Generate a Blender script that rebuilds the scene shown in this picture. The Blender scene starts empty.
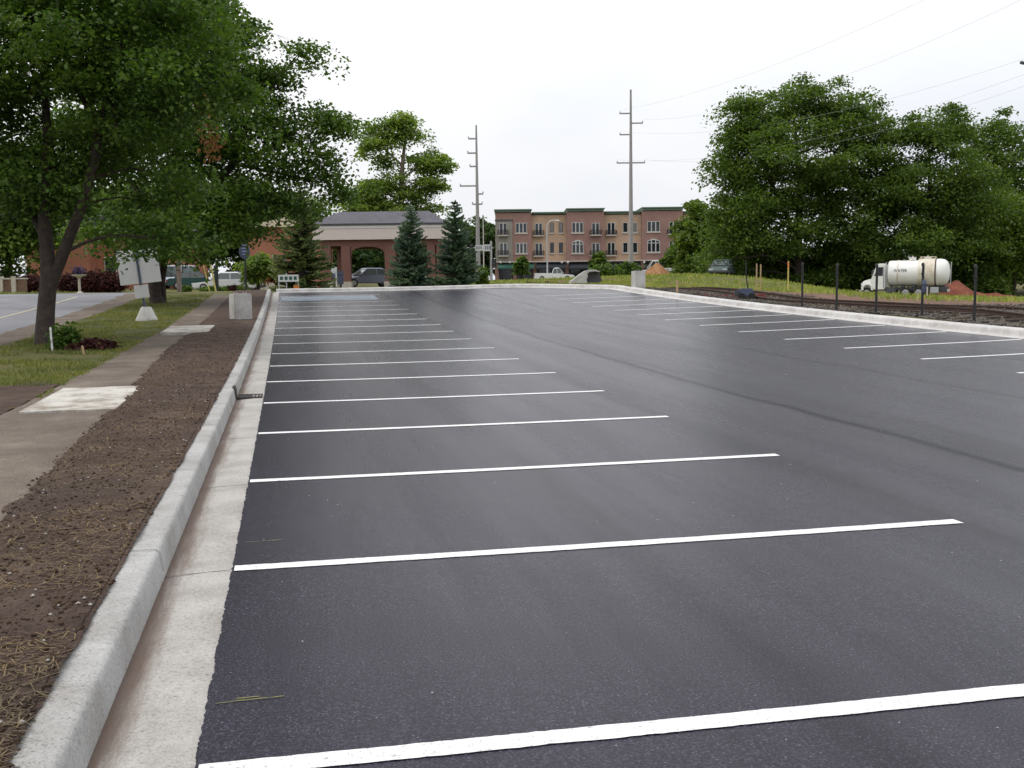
import bpy, bmesh, math, random
import numpy as np
from mathutils import Vector, Matrix, noise
R = math.radians
SC = bpy.context.scene
COL = SC.collection
random.seed(7)

# ------------------------------------------------------------------ camera
FOC, PIT, YAW, ROLL, EYE = 1059.75, 0.0948, 0.2076, -0.0121, 1.663
fw = Vector((math.sin(YAW)*math.cos(PIT), math.cos(YAW)*math.cos(PIT), -math.sin(PIT)))
rt0 = Vector((math.cos(YAW), -math.sin(YAW), 0)); up0 = rt0.cross(fw)
rt = rt0*math.cos(ROLL) + up0*math.sin(ROLL); upv = -rt0*math.sin(ROLL) + up0*math.cos(ROLL)
cd = bpy.data.cameras.new('camera'); cam = bpy.data.objects.new('camera', cd); COL.objects.link(cam)
m = Matrix((rt, upv, -fw)).transposed().to_4x4(); m.translation = (0, 0, EYE); cam.matrix_world = m
cd.sensor_width = 36; cd.lens = FOC*36/1024; cd.clip_start = .05; cd.clip_end = 5000
SC.camera = cam

def at(x, y, D):                      # survey point of the photograph at a known distance
    return Vector((0, 0, EYE)) + (fw + rt*((x-512)/FOC) - upv*((y-384)/FOC))*D

# ------------------------------------------------------------------ terrain
def qlot(X, Y):                       # surface of the new parking lot, a shallow bowl
    y = min(max(Y, 0), 56); x = max(X, 0)
    return .4828e-3*y*y + .8693e-3*x*x
anch = []
for Y in (-40, -15, 0, 8, 16, 24, 32, 40, 47, 53):
    for X in (-60, -30, -14, -9, -6): anch.append((X, Y, qlot(X, Y) + .03))
    for X in (-4, -2.5, -1): anch.append((X, Y, qlot(X, Y) + .09))
for Y in (-40, -15, 0, 10, 16, 22, 28, 34, 40, 47):
    anch.append((15.7, Y, qlot(15.7, Y) + .12)); anch.append((16.4, Y, qlot(16, Y) + .06))
for X in (0, 4, 8): anch.append((X, 53.6, qlot(X, 53.2) + .06))
anch += [(12.6, 53.2, qlot(12, 53)+.06), (15.2, 50.5, qlot(15, 50)+.07)]
anch += [(18.5, 24, .68), (18.5, 37, .83), (18.5, 52.5, .98), (18.5, 10, .6), (18.5, 0, .5), (20.5, 26.5, .84), (20.5, 40, 1.0), (20.5, 53, 1.16),
         (20.5, 10, .7), (20.5, 0, .6), (22, 64, 1.39), (60, 100, -.1), (34, 172, 2.2), (65, 166, 2.3), (44.5, 134, 2.03),
         (37, 146, 1.9), (19.3, 73, 1.49), (52, 102, .0), (21, 118, 1.6), (19, 98.7, 1.75), (1.6, 71.5, 1.51), (10.7, 69.6, 1.42), (.85, 61.4, 1.37),
         (6.9, 60, 1.43), (9.3, 59.6, 1.4), (-4.3, 78, 1.24), (-14.7, 80, 1.5), (-13.6, 69.5, 1.34), (-4.8, 62.5, 1.2), (30, 50, .75), (40, 60, .4),
         (75, 75, -.2), (70, 40, .0), (60, 0, 0), (90, 120, .8), (100, 60, 0), (0, 120, 1.8), (-30, 110, 1.8), (-60, 80, 1.5),
         (-100, 200, 2.2), (0, 260, 2.4), (120, 260, 2.4), (-400, 0, .5), (-400, 400, 2.5), (0, 600, 2.6), (400, 400, 2.0),
         (400, 0, 0), (0, -400, 0), (-400, -400, 0), (400, -400, 0)]
for px, py, D in ((640, 277, 88), (700, 275.3, 86), (752, 278.5, 80), (610, 279, 86), (790, 283.5, 74), (722, 276.3, 101), (657, 276.5, 137), (690, 289, 58), (760, 291.5, 52), (860, 297.5, 60), (920, 300, 54), (985, 301, 56), (900, 299.2, 74), (845, 296.3, 74), (960, 300, 74), (1010, 299, 78), (868, 297.8, 90), (905, 299, 90), (948, 301, 88)):
    p = at(px, py, D); anch.append((p.x, p.y, p.z))          # low grassy bank beyond the track
A = np.array(anch, float)
def _k(d2): return np.sqrt(d2 + 1.0)
_d = ((A[:, None, :2]-A[None, :, :2])**2).sum(-1)
_n = len(A)
_M = np.zeros((_n+1, _n+1)); _M[:_n, :_n] = -_k(_d) + np.eye(_n)*.02; _M[:_n, _n] = 1; _M[_n, :_n] = 1
_w = np.linalg.solve(_M, np.concatenate([A[:, 2], [0]]))
def Tn(P):
    P = np.asarray(P, float); out = np.zeros(len(P))
    for i in range(0, len(P), 20000):
        p = P[i:i+20000]; d = ((p[:, None, :2]-A[None, :, :2])**2).sum(-1)
        out[i:i+20000] = -_k(d) @ _w[:_n] + _w[_n]
    return out
def T(x, y): return float(Tn([(x, y)])[0])
def ground(px, py, D, dz=0.0):
    p = at(px, py, D); p.z = T(p.x, p.y) + dz; return p

# ------------------------------------------------------------------ materials
def lin(c): return tuple(c) + (1,) if len(c) == 3 else c
def new_mat(name):
    mt = bpy.data.materials.new(name); mt.use_nodes = True
    return mt, mt.node_tree, mt.node_tree.nodes['Principled BSDF']
def nd(t, typ, **kw):
    n = t.nodes.new(typ)
    for k, v in kw.items():
        if k in n.inputs: n.inputs[k].default_value = v
        else: setattr(n, k, v)
    return n
def noise_tex(t, scale, detail=4, rough=.6, vec=None):
    n = nd(t, 'ShaderNodeTexNoise'); n.inputs['Scale'].default_value = scale; n.inputs['Detail'].default_value = detail; n.inputs['Roughness'].default_value = rough
    if vec is not None: t.links.new(vec, n.inputs['Vector'])
    return n
def ramp(t, fac, stops):
    r = nd(t, 'ShaderNodeValToRGB'); t.links.new(fac, r.inputs[0]); e = r.color_ramp.elements
    while len(e) < len(stops): e.new(.5)
    for i, (p, c) in enumerate(stops): e[i].position = p; e[i].color = lin(c) if not isinstance(c, (int, float)) else (c, c, c, 1)
    return r
def mixc(t, fac, a, b, mode='MIX'):
    n = nd(t, 'ShaderNodeMix', data_type='RGBA', blend_type=mode)
    for s, v in ((0, fac), (6, a), (7, b)):
        if hasattr(v, 'is_linked') or hasattr(v, 'links'): t.links.new(v, n.inputs[s])
        else: n.inputs[s].default_value = v if s == 0 else lin(v)
    return n.outputs[2]
def vary(name, c, var=.25, scale=6, rough=.7, metal=0, bump=0.0, bscale=None, spec=.5, c2=None):
    mt, t, b = new_mat(name)
    co = nd(t, 'ShaderNodeTexCoord').outputs['Object']
    n = noise_tex(t, scale, 5, .65, co)
    lo = c2 or tuple(max(0, v*(1-var)) for v in c); hi = tuple(min(1, v*(1+var*.6)) for v in c)
    r = ramp(t, n.outputs['Fac'], [(.3, lo), (.7, hi)])
    t.links.new(r.outputs[0], b.inputs['Base Color'])
    b.inputs['Roughness'].default_value = rough; b.inputs['Metallic'].default_value = metal; b.inputs['Specular IOR Level'].default_value = spec
    if bump:
        n2 = noise_tex(t, bscale or scale*5, 6, .7, co); bp = nd(t, 'ShaderNodeBump'); bp.inputs['Strength'].default_value = bump; bp.inputs['Distance'].default_value = .02
        t.links.new(n2.outputs['Fac'], bp.inputs['Height']); t.links.new(bp.outputs[0], b.inputs['Normal'])
    return mt
def leafmat(name, cols, trans=.3, rough=.5, spec=.35):
    mt, t, b = new_mat(name)
    g = nd(t, 'ShaderNodeNewGeometry')
    r = ramp(t, g.outputs['Random Per Island'], [(i/(len(cols)-1), c) for i, c in enumerate(cols)])
    co = nd(t, 'ShaderNodeTexCoord').outputs['Object']
    n = noise_tex(t, .55, 3, .5, co); rr = ramp(t, n.outputs['Fac'], [(.3, (.62, .70, .74)), (.7, (1.36, 1.28, 1.0))])
    col = mixc(t, 1.0, r.outputs[0], rr.outputs[0], 'MULTIPLY')
    t.links.new(col, b.inputs['Base Color']); b.inputs['Roughness'].default_value = rough; b.inputs['Specular IOR Level'].default_value = spec*.7
    tr = nd(t, 'ShaderNodeBsdfTranslucent'); t.links.new(mixc(t, 1.0, col, (1.3, 1.5, .6), 'MULTIPLY'), tr.inputs[0])
    mx = nd(t, 'ShaderNodeMixShader'); mx.inputs[0].default_value = trans
    t.links.new(b.outputs[0], mx.inputs[1]); t.links.new(tr.outputs[0], mx.inputs[2])
    t.links.new(mx.outputs[0], t.nodes['Material Output'].inputs['Surface'])
    return mt

# ------------------------------------------------------------------ mesh helpers
def link(name, me, mt, parent=None, smooth=False):
    o = bpy.data.objects.new(name, me); COL.objects.link(o)
    if mt: me.materials.append(mt)
    if smooth: me.polygons.foreach_set('use_smooth', [True]*len(me.polygons))
    if parent: o.parent = parent
    return o
def mesh_np(name, V, F, mt, parent=None, smooth=False):
    V = np.asarray(V, np.float32); F = np.asarray(F, np.int32); k = F.shape[1]
    me = bpy.data.meshes.new(name); me.vertices.add(len(V)); me.vertices.foreach_set('co', V.ravel())
    me.loops.add(F.size); me.loops.foreach_set('vertex_index', F.ravel()); me.polygons.add(len(F))
    me.polygons.foreach_set('loop_start', np.arange(0, F.size, k, dtype=np.int32)); me.update(calc_edges=True); me.validate()
    return link(name, me, mt, parent, smooth)
class MB:
    def __init__(s): s.v = []; s.f = []
    def add(s, vs, fs):
        n = len(s.v); s.v += [tuple(v) for v in vs]; s.f += [tuple(i+n for i in f) for f in fs]; return s
    def box(s, x0, x1, y0, y1, z0, z1, rot=0.0, piv=None):
        vs = [(x, y, z) for z in (z0, z1) for y in (y0, y1) for x in (x0, x1)]
        if rot:
            px, py = piv or ((x0+x1)/2, (y0+y1)/2); c, n = math.cos(rot), math.sin(rot)
            vs = [(px+(x-px)*c-(y-py)*n, py+(x-px)*n+(y-py)*c, z) for x, y, z in vs]
        return s.add(vs, [(0, 2, 3, 1), (4, 5, 7, 6), (0, 1, 5, 4), (2, 6, 7, 3), (0, 4, 6, 2), (1, 3, 7, 5)])
    def tube(s, pts, rad, n=8, cap=True):
        pts = [Vector(p) for p in pts]
        if not hasattr(rad, '__len__'): rad = [rad]*len(pts)
        vs = []; pa = None
        for i, p in enumerate(pts):
            d = (pts[min(i+1, len(pts)-1)]-pts[max(i-1, 0)])
            d = d.normalized() if d.length > 1e-9 else Vector((0, 0, 1))
            if pa is None:
                a = d.cross(Vector((0, 0, 1))); a = Vector((1, 0, 0)) if a.length < 1e-3 else a.normalized()
            else:
                a = pa - d*pa.dot(d); a = a.normalized() if a.length > 1e-4 else d.orthogonal().normalized()
            pa = a; b = d.cross(a)
            vs += [p + (a*math.cos(2*math.pi*j/n) + b*math.sin(2*math.pi*j/n))*rad[i] for j in range(n)]
        fs = [(i*n+j, i*n+(j+1) % n, (i+1)*n+(j+1) % n, (i+1)*n+j) for i in range(len(pts)-1) for j in range(n)]
        if cap: fs += [tuple(range(n))[::-1], tuple((len(pts)-1)*n+j for j in range(n))]
        return s.add(vs, fs)
    def prism(s, prof, y0, y1, axis='y', shrink=None):   # prof: (x,z) outline, extruded along y; shrink scales the outline's y-ends per vertex
        n = len(prof)
        a = [(x, y0 + (shrink[i] if shrink else 0), z) for i, (x, z) in enumerate(prof)]
        b = [(x, y1 - (shrink[i] if shrink else 0), z) for i, (x, z) in enumerate(prof)]
        if axis == 'x': a = [(y, x, z) for x, y, z in a]; b = [(y, x, z) for x, y, z in b]
        return s.add(a+b, [tuple(range(n)), tuple(range(2*n-1, n-1, -1))] + [(i, n+i, n+(i+1) % n, (i+1) % n) for i in range(n)])
    def lathe(s, prof, c=(0, 0, 0), n=16, axis='z', sy=1.0):  # prof: (r, h)
        vs = []
        for r, h in prof:
            for j in range(n):
                ca, sa = math.cos(2*math.pi*j/n)*r, math.sin(2*math.pi*j/n)*r*sy
                p = (ca, sa, h) if axis == 'z' else ((h, ca, sa) if axis == 'x' else (ca, h, sa))
                vs.append((p[0]+c[0], p[1]+c[1], p[2]+c[2]))
        m_ = len(prof)
        fs = [(i*n+j, i*n+(j+1) % n, (i+1)*n+(j+1) % n, (i+1)*n+j) for i in range(m_-1) for j in range(n)]
        fs += [tuple(range(n))[::-1], tuple((m_-1)*n+j for j in range(n))]
        return s.add(vs, fs)
    def quad(s, a, b, c, d): return s.add([a, b, c, d], [(0, 1, 2, 3)])
    def build(s, name, mt, parent=None, smooth=False, bevel=0.0, seg=2):
        me = bpy.data.meshes.new(name); me.from_pydata(s.v, [], s.f); me.update()
        bm = bmesh.new(); bm.from_mesh(me); bmesh.ops.recalc_face_normals(bm, faces=bm.faces)
        if bevel: bmesh.ops.bevel(bm, geom=[e for e in bm.edges if e.calc_face_angle(0) > .5], offset=bevel, segments=seg, affect='EDGES', clamp_overlap=True)
        bm.to_mesh(me); bm.free()
        if smooth:
            o = link(name, me, mt, parent, True)
            try: me.set_sharp_from_angle(angle=R(40))
            except Exception: pass
            return o
        return link(name, me, mt, parent)
def tag(o, label=None, cat=None, group=None, kind=None):
    for k, v in (('label', label), ('category', cat), ('group', group), ('kind', kind)):
        if v: o[k] = v
    return o
def empty(name, loc, rz=0.0, label=None, cat=None, group=None):
    o = bpy.data.objects.new(name, None); COL.objects.link(o); o.location = loc; o.rotation_euler = (0, 0, rz); o.empty_display_size = .3
    return tag(o, label, cat, group)
def facing(name, px, py, D, label, cat, group=None, rot=0.0, dz=0.0):
    return empty(name, ground(px, py, D, dz), -YAW+rot, label, cat, group)
def copy_tree(o, loc=None, rz=None, scale=None, label=None, parent=None):
    c = o.copy(); COL.objects.link(c)
    if parent: c.parent = parent
    if loc is not None: c.location = loc
    if rz is not None: c.rotation_euler = (0, 0, rz)
    if scale: c.scale = scale if hasattr(scale, '__len__') else (scale,)*3
    if label: c['label'] = label
    for ch in [x for x in bpy.data.objects if x.parent == o]: copy_tree(ch, parent=c)
    return c
def sheet(name, xs, ys, zf, mt, parent=None, edge=None, smooth=True):   # grid sheet; edge(x_index_fraction,y) may shift x
    P = []
    for y in ys:
        for i, x in enumerate(xs):
            P.append((x + (edge(i, y) if edge else 0), y))
    P = np.array(P); Z = zf(P)
    nx, ny = len(xs), len(ys); i = np.arange(nx-1)[None, :] + (np.arange(ny-1)*nx)[:, None]; i = i.ravel()
    F = np.stack([i, i+1, i+nx+1, i+nx], 1)
    return mesh_np(name, np.column_stack([P, Z]), F, mt, parent, smooth)
def fn(x, y, z=0.0, s=1.0): return noise.noise(Vector((x*s, y*s, z)))

# ------------------------------------------------------------------ sky and light
w = bpy.data.worlds.new('World'); SC.world = w; w.use_nodes = True
t = w.node_tree; bg = t.nodes['Background']
SUN_EL, SUN_AZ = R(55), R(-75)          # azimuth measured from +Y towards +X
sk = nd(t, 'ShaderNodeTexSky', sky_type='NISHITA'); sk.sun_disc = False; sk.sun_elevation = SUN_EL; sk.sun_rotation = SUN_AZ
sk.air_density = 1.2; sk.dust_density = 4; sk.ozone_density = 1
tc = nd(t, 'ShaderNodeTexCoord').outputs['Generated']
sep = nd(t, 'ShaderNodeSeparateXYZ'); t.links.new(tc, sep.inputs[0])
mp = nd(t, 'ShaderNodeMapping'); mp.inputs['Scale'].default_value = (1, 1, 2.2); t.links.new(tc, mp.inputs[0])
cl = noise_tex(t, 1.6, 5, .55, mp.outputs[0])
veil = ramp(t, cl.outputs['Fac'], [(.32, (8.5, 8.85, 9.5)), (.60, (10.5, 10.5, 10.65))])     # overcast veil
grad = ramp(t, sep.outputs[2], [(0, .97), (.12, 1.0), (.45, 1.3), (1, 1.7)])
veil2 = mixc(t, 1.0, veil.outputs[0], grad.outputs[0], 'MULTIPLY')
dt = nd(t, 'ShaderNodeVectorMath', operation='DOT_PRODUCT'); t.links.new(tc, dt.inputs[0])
dt.inputs[1].default_value = (math.sin(SUN_AZ)*math.cos(SUN_EL), math.cos(SUN_AZ)*math.cos(SUN_EL), math.sin(SUN_EL))
mr = nd(t, 'ShaderNodeMapRange'); t.links.new(dt.outputs['Value'], mr.inputs[0]); mr.inputs[1].default_value = -.15; mr.inputs[2].default_value = .42
glow = ramp(t, mr.outputs[0], [(0, (.93, .95, .985)), (1, (1.05, 1.045, 1.03))])
veil2 = mixc(t, 1.0, veil2, glow.outputs[0], 'MULTIPLY')
t.links.new(mixc(t, .9, sk.outputs[0], veil2), bg.inputs[0]); bg.inputs[1].default_value = .1
sd = bpy.data.lights.new('sun', 'SUN'); sd.energy = 1.0; sd.angle = R(14); sd.color = (1, .96, .9)
so = bpy.data.objects.new('sun', sd); COL.objects.link(so)
sv = Vector((math.sin(SUN_AZ)*math.cos(SUN_EL), math.cos(SUN_AZ)*math.cos(SUN_EL), math.sin(SUN_EL)))
so.rotation_euler = (-sv).to_track_quat('-Z', 'Y').to_euler(); so.location = (0, 0, 40)
SC.view_settings.view_transform = 'Standard'; SC.view_settings.look = 'None'; SC.view_settings.exposure = 0; SC.view_settings.gamma = 1

# ------------------------------------------------------------------ setting materials
def pos(t): return nd(t, 'ShaderNodeNewGeometry').outputs['Position']
def m_asphalt():
    mt, t, b = new_mat('asphalt'); p = pos(t)
    fine = noise_tex(t, 85, 2, .9, p); mid = noise_tex(t, .42, 6, .62, p)
    mpn = nd(t, 'ShaderNodeMapping'); mpn.inputs['Scale'].default_value = (1.5, .12, 1); t.links.new(p, mpn.inputs[0])
    st = noise_tex(t, 1.0, 5, .65, mpn.outputs[0])                      # long paving streaks
    c = ramp(t, fine.outputs['Fac'], [(.28, (.003, .0025, .006)), (.50, (.015, .0135, .023)), (.66, (.054, .049, .074)), (.80, (.26, .24, .30))])
    c2 = mixc(t, 1.0, c.outputs[0], ramp(t, mid.outputs['Fac'], [(.3, .88), (.7, 1.1)]).outputs[0], 'MULTIPLY')
    c3 = mixc(t, 1.0, c2, ramp(t, st.outputs['Fac'], [(.3, .88), (.7, 1.1)]).outputs[0], 'MULTIPLY')
    # roller seams between paving passes, wobbling a little
    sp = nd(t, 'ShaderNodeSeparateXYZ'); t.links.new(p, sp.inputs[0])
    wob = noise_tex(t, .35, 3, .6, p)
    ad = nd(t, 'ShaderNodeMath', operation='MULTIPLY_ADD'); t.links.new(wob.outputs['Fac'], ad.inputs[0]); ad.inputs[1].default_value = .35; t.links.new(sp.outputs[0], ad.inputs[2])
    last = None
    for x0, wd, dp in ((6.15, .13, .6), (6.5, .8, .22), (4.5, .35, .3), (9.3, .14, .3), (12.4, .14, .25), (2.2, .3, .2)):
        s1 = nd(t, 'ShaderNodeMath', operation='SUBTRACT'); t.links.new(ad.outputs[0], s1.inputs[0]); s1.inputs[1].default_value = x0
        s2 = nd(t, 'ShaderNodeMath', operation='ABSOLUTE'); t.links.new(s1.outputs[0], s2.inputs[0])
        mr = nd(t, 'ShaderNodeMapRange', interpolation_type='SMOOTHSTEP'); t.links.new(s2.outputs[0], mr.inputs[0])
        mr.inputs[1].default_value = 0; mr.inputs[2].default_value = wd; mr.inputs[3].default_value = 1-dp; mr.inputs[4].default_value = 1
        if last is None: last = mr.outputs[0]
        else:
            mu = nd(t, 'ShaderNodeMath', operation='MULTIPLY'); t.links.new(last, mu.inputs[0]); t.links.new(mr.outputs[0], mu.inputs[1]); last = mu.outputs[0]
    cb = nd(t, 'ShaderNodeCombineXYZ')
    for i in range(3): t.links.new(last, cb.inputs[i])
    c4 = mixc(t, 1.0, c3, cb.outputs[0], 'MULTIPLY')
    t.links.new(c4, b.inputs['Base Color'])
    b.inputs['Specular Tint'].default_value = (.93, .90, 1, 1); rr = ramp(t, st.outputs['Fac'], [(.3, .29), (.7, .24)]); t.links.new(rr.outputs[0], b.inputs['Roughness'])
    dm = ramp(t, st.outputs['Fac'], [(.34, .125), (.66, .18)]); sm = nd(t, 'ShaderNodeMath', operation='MULTIPLY'); t.links.new(dm.outputs[0], sm.inputs[0]); t.links.new(last, sm.inputs[1]); t.links.new(sm.outputs[0], b.inputs['Specular IOR Level'])
    bp = nd(t, 'ShaderNodeBump'); bp.inputs['Strength'].default_value = .4; bp.inputs['Distance'].default_value = .005
    t.links.new(fine.outputs['Fac'], bp.inputs['Height']); t.links.new(bp.outputs[0], b.inputs['Normal'])
    return mt
def m_concrete(name, stain_x=None, base=(.40, .385, .37), stain=(.72, .69, .66), sr=(.28, .62)):
    mt, t, b = new_mat(name); p = pos(t)
    f = noise_tex(t, 90, 4, .75, p); g = noise_tex(t, 2.2, 6, .65, p)
    f2 = noise_tex(t, 48, 2, .9, p); c0 = ramp(t, f.outputs['Fac'], [(.3, tuple(v*.72 for v in base)), (.6, tuple(v*1.14 for v in base))])
    c = nd(t, 'ShaderNodeMix', data_type='RGBA', blend_type='MULTIPLY'); c.inputs[0].default_value = 1; t.links.new(c0.outputs[0], c.inputs[6]); t.links.new(ramp(t, f2.outputs['Fac'], [(.26, .35), (.40, .95), (.7, 1.08)]).outputs[0], c.inputs[7])
    c = mixc(t, 1.0, c.outputs[2], ramp(t, g.outputs['Fac'], [(sr[0], stain), (sr[1], (1.1, 1.1, 1.1))]).outputs[0], 'MULTIPLY')
    if stain_x is not None:                 # dirt washed along the foot of the kerb
        sp = nd(t, 'ShaderNodeSeparateXYZ'); t.links.new(p, sp.inputs[0])
        mpn = nd(t, 'ShaderNodeMapping'); mpn.inputs['Scale'].default_value = (9, .9, 1); t.links.new(p, mpn.inputs[0])
        g2 = noise_tex(t, 1.0, 6, .7, mpn.outputs[0])
        ad = nd(t, 'ShaderNodeMath', operation='MULTIPLY_ADD'); t.links.new(g2.outputs['Fac'], ad.inputs[0]); ad.inputs[1].default_value = -.26; t.links.new(sp.outputs[0], ad.inputs[2])
        mr = nd(t, 'ShaderNodeMapRange', interpolation_type='SMOOTHSTEP'); t.links.new(ad.outputs[0], mr.inputs[0])
        mr.inputs[1].default_value = stain_x; mr.inputs[2].default_value = stain_x+.14; mr.inputs[3].default_value = .92; mr.inputs[4].default_value = 0
        c = mixc(t, mr.outputs[0], c, (.125, .082, .06))
    t.links.new(c, b.inputs['Base Color']); b.inputs['Roughness'].default_value = .85
    bp = nd(t, 'ShaderNodeBump'); bp.inputs['Strength'].default_value = .5; bp.inputs['Distance'].default_value = .006
    t.links.new(f.outputs['Fac'], bp.inputs['Height']); t.links.new(bp.outputs[0], b.inputs['Normal'])
    return mt
def m_soil(name, a, bcol, c, s1=3, s2=40, bump=.8):
    mt, t, b = new_mat(name); p = pos(t)
    n1 = noise_tex(t, s1, 6, .65, p); n2 = noise_tex(t, s2, 5, .75, p)
    r1 = ramp(t, n1.outputs['Fac'], [(.3, a), (.52, bcol), (.72, c)])
    col = mixc(t, 1.0, r1.outputs[0], ramp(t, n2.outputs['Fac'], [(.28, .45), (.62, 1.3)]).outputs[0], 'MULTIPLY')
    t.links.new(col, b.inputs['Base Color']); b.inputs['Roughness'].default_value = .95; b.inputs['Specular IOR Level'].default_value = .15
    bp = nd(t, 'ShaderNodeBump'); bp.inputs['Strength'].default_value = bump; bp.inputs['Distance'].default_value = .03
    t.links.new(n2.outputs['Fac'], bp.inputs['Height']); t.links.new(bp.outputs[0], b.inputs['Normal'])
    return mt
M = {}
M['asphalt'] = m_asphalt()
M['gutter'] = m_concrete('gutter_concrete', -.845, (.36, .345, .325))
M['kerb'] = m_concrete('kerb_concrete', None, (.355, .35, .34))
M['kerb_new'] = m_concrete('bright_concrete', None, (.52, .51, .50))
M['block'] = m_concrete('block_concrete', None, (.50, .49, .47))
M['slab'] = m_concrete('slab_concrete', None, (.46, .44, .40), (.52, .46, .40), (.36, .56))
M['soil'] = m_soil('topsoil', (.056, .037, .030), (.090, .062, .050), (.130, .093, .072), 2.2, 60)
M['path'] = m_soil('dusty_path', (.105, .084, .068), (.155, .126, .103), (.215, .18, .15), 1.2, 60, .3)
M['ground'] = m_soil('rough_ground', (.075, .085, .028), (.12, .115, .045), (.17, .13, .075), .35, 14, .5)
M['lawn'] = m_soil('lawn_soil', (.05, .055, .02), (.09, .095, .03), (.13, .10, .055), 1.0, 30, .5)
M['mud'] = m_soil('bare_dirt', (.10, .062, .042), (.16, .10, .07), (.21, .15, .105), .8, 12, .5)
M['ballast'] = m_soil('ballast_bed', (.05, .042, .038), (.10, .086, .078), (.16, .14, .125), 5, 22, 1.0)
M['road'] = m_soil('worn_road', (.17, .17, .18), (.21, .21, .225), (.26, .26, .27), .5, 70, .2)
mt, t, b = new_mat('white_paint'); p = pos(t); n = noise_tex(t, 60, 5, .8, p); n2 = noise_tex(t, 3, 4, .6, p)
c = ramp(t, n.outputs['Fac'], [(.32, (.16, .16, .17)), (.46, (.72, .72, .71)), (.62, (.82, .82, .81))]); c = mixc(t, 1.0, c.outputs[0], ramp(t, n2.outputs['Fac'], [(.3, .9), (.7, 1.05)]).outputs[0], 'MULTIPLY')
t.links.new(c, b.inputs['Base Color']); b.inputs['Roughness'].default_value = .6; M['paint'] = mt
M['blue_paint'] = vary('blue_paint', (.20, .245, .30), .3, 2, .5)
M['yellow_chalk'] = vary('yellow_chalk', (.21, .20, .06), .5, 30, .9)
M['road_line'] = vary('road_line', (.42, .38, .25), .3, 3, .7)

# ------------------------------------------------------------------ ground, lot, kerbs
def lotpoly(x, y, e=0.0):                # inside the paved lot (with its cut far right corner)
    return (x > -.97+e) & (x < 15.55-e) & (y < 53.15-e) & (x*1.17 + y < 66.6-e*1.5)
gx = sorted(set([-1600, -900, -500, -300, -200, -140, -100, -80, -65] + [-54+1.5*i for i in range(36)] + [-.97, -.6] + [.5*i for i in range(34)] + [15.55, 15.8, 16.2, 16.6] + [17+.5*i for i in range(20)] + [27+1.5*i for i in range(45)] + [97, 110, 130, 160, 200, 300, 500, 900, 1600]))
gy = sorted(set([-900, -400, -200, -100, -60, -40, -25, -15, -8] + [-4+1.0*i for i in range(48)] + [44.5+.5*i for i in range(22)] + [56+1.5*i for i in range(60)] + [150, 160, 175, 190, 210, 240, 280, 340, 420, 550, 750, 1100, 1900]))
def gz(P):
    z = Tn(P); x, y = P[:, 0], P[:, 1]
    return z - .3*lotpoly(x, y, -.25) + .012*np.sin(x*1.7+y*.6)*np.sin(y*1.1-x*.4)*((x > 18) | (y > 56))
g = sheet('ground', gx, gy, gz, M['ground']); tag(g, kind='structure')
qn = np.vectorize(qlot)
lxs = [-.37+.43*i for i in range(37)]
lys = [-6+.5*i for i in range(14)]+[1+.02*i for i in range(350)]+[8+.05*i for i in range(141)]+[15.3+.3*i for i in range(126)]+[53.0]
lv = []
for y in lys:
    y = min(y, 53.0); xm = min(15.02, (66.3-y)/1.17-.45)
    lv.append([(-.365+(xm+.365)*i/36+((.012*fn(y*4, 1)+.008*fn(y*19, 2)+.008*fn(y*47, 4)) if i == 0 else 0), y) for i in range(37)])
P = np.array([p for r in lv for p in r])
ii = (np.arange(36)[None, :] + (np.arange(len(lys)-1)*37)[:, None]).ravel()
lot = mesh_np('parking_lot', np.column_stack([P, qn(P[:, 0], P[:, 1])]), np.stack([ii, ii+1, ii+38, ii+37], 1), M['asphalt'], None, True); tag(lot, kind='structure')

def stripe(name, x0, x1, y, wd, mt, dz=.004, al=0.0, fuzz=.009):
    n = max(2, int((x1-x0)/.03)); V = []
    for i in range(n+1):
        x = x0+(x1-x0)*i/n; yy = y+al*(x-x0)
        for s in (-1, 1):
            yv = yy+s*(wd/2+fuzz*(.6*fn(x*5, y*3+s*5)+.6*fn(x*31, y*3+s*5))); V.append((x, yv, qlot(x, yv)+dz))
    F = [(2*i, 2*i+2, 2*i+3, 2*i+1) for i in range(n)]
    return mesh_np(name, V, F, mt, lot)
S = 2.74
for k in range(-1, 15):
    x1 = 4.36 + .03*math.sin(k*2.3)
    stripe('parking_stripe', -.35, x1, 6.28+S*k + (.10 if k == -1 else 0), .115, M['paint'], al=-.012)
for k in range(-1, 13):
    stripe('parking_stripe', 10.9 + .03*math.sin(k*1.7), 14.9, 14.2+2.58*k, .115, M['paint'], al=-.008)
for i in range(5): stripe('blue_marking', -.25, 3.9, 46.3+i*.62, .5, M['blue_paint'], fuzz=.03)
stripe('parking_stripe', -.3, 4.2, 49.6, .12, M['paint'])
for x0, x1, y in ((-.33, -.06, 4.24), (-.31, -.08, 6.9), (-.25, -.16, 4.27)):
    stripe('chalk_mark', x0, x1, y, .006, M['yellow_chalk'], fuzz=.01, al=.06)

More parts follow.
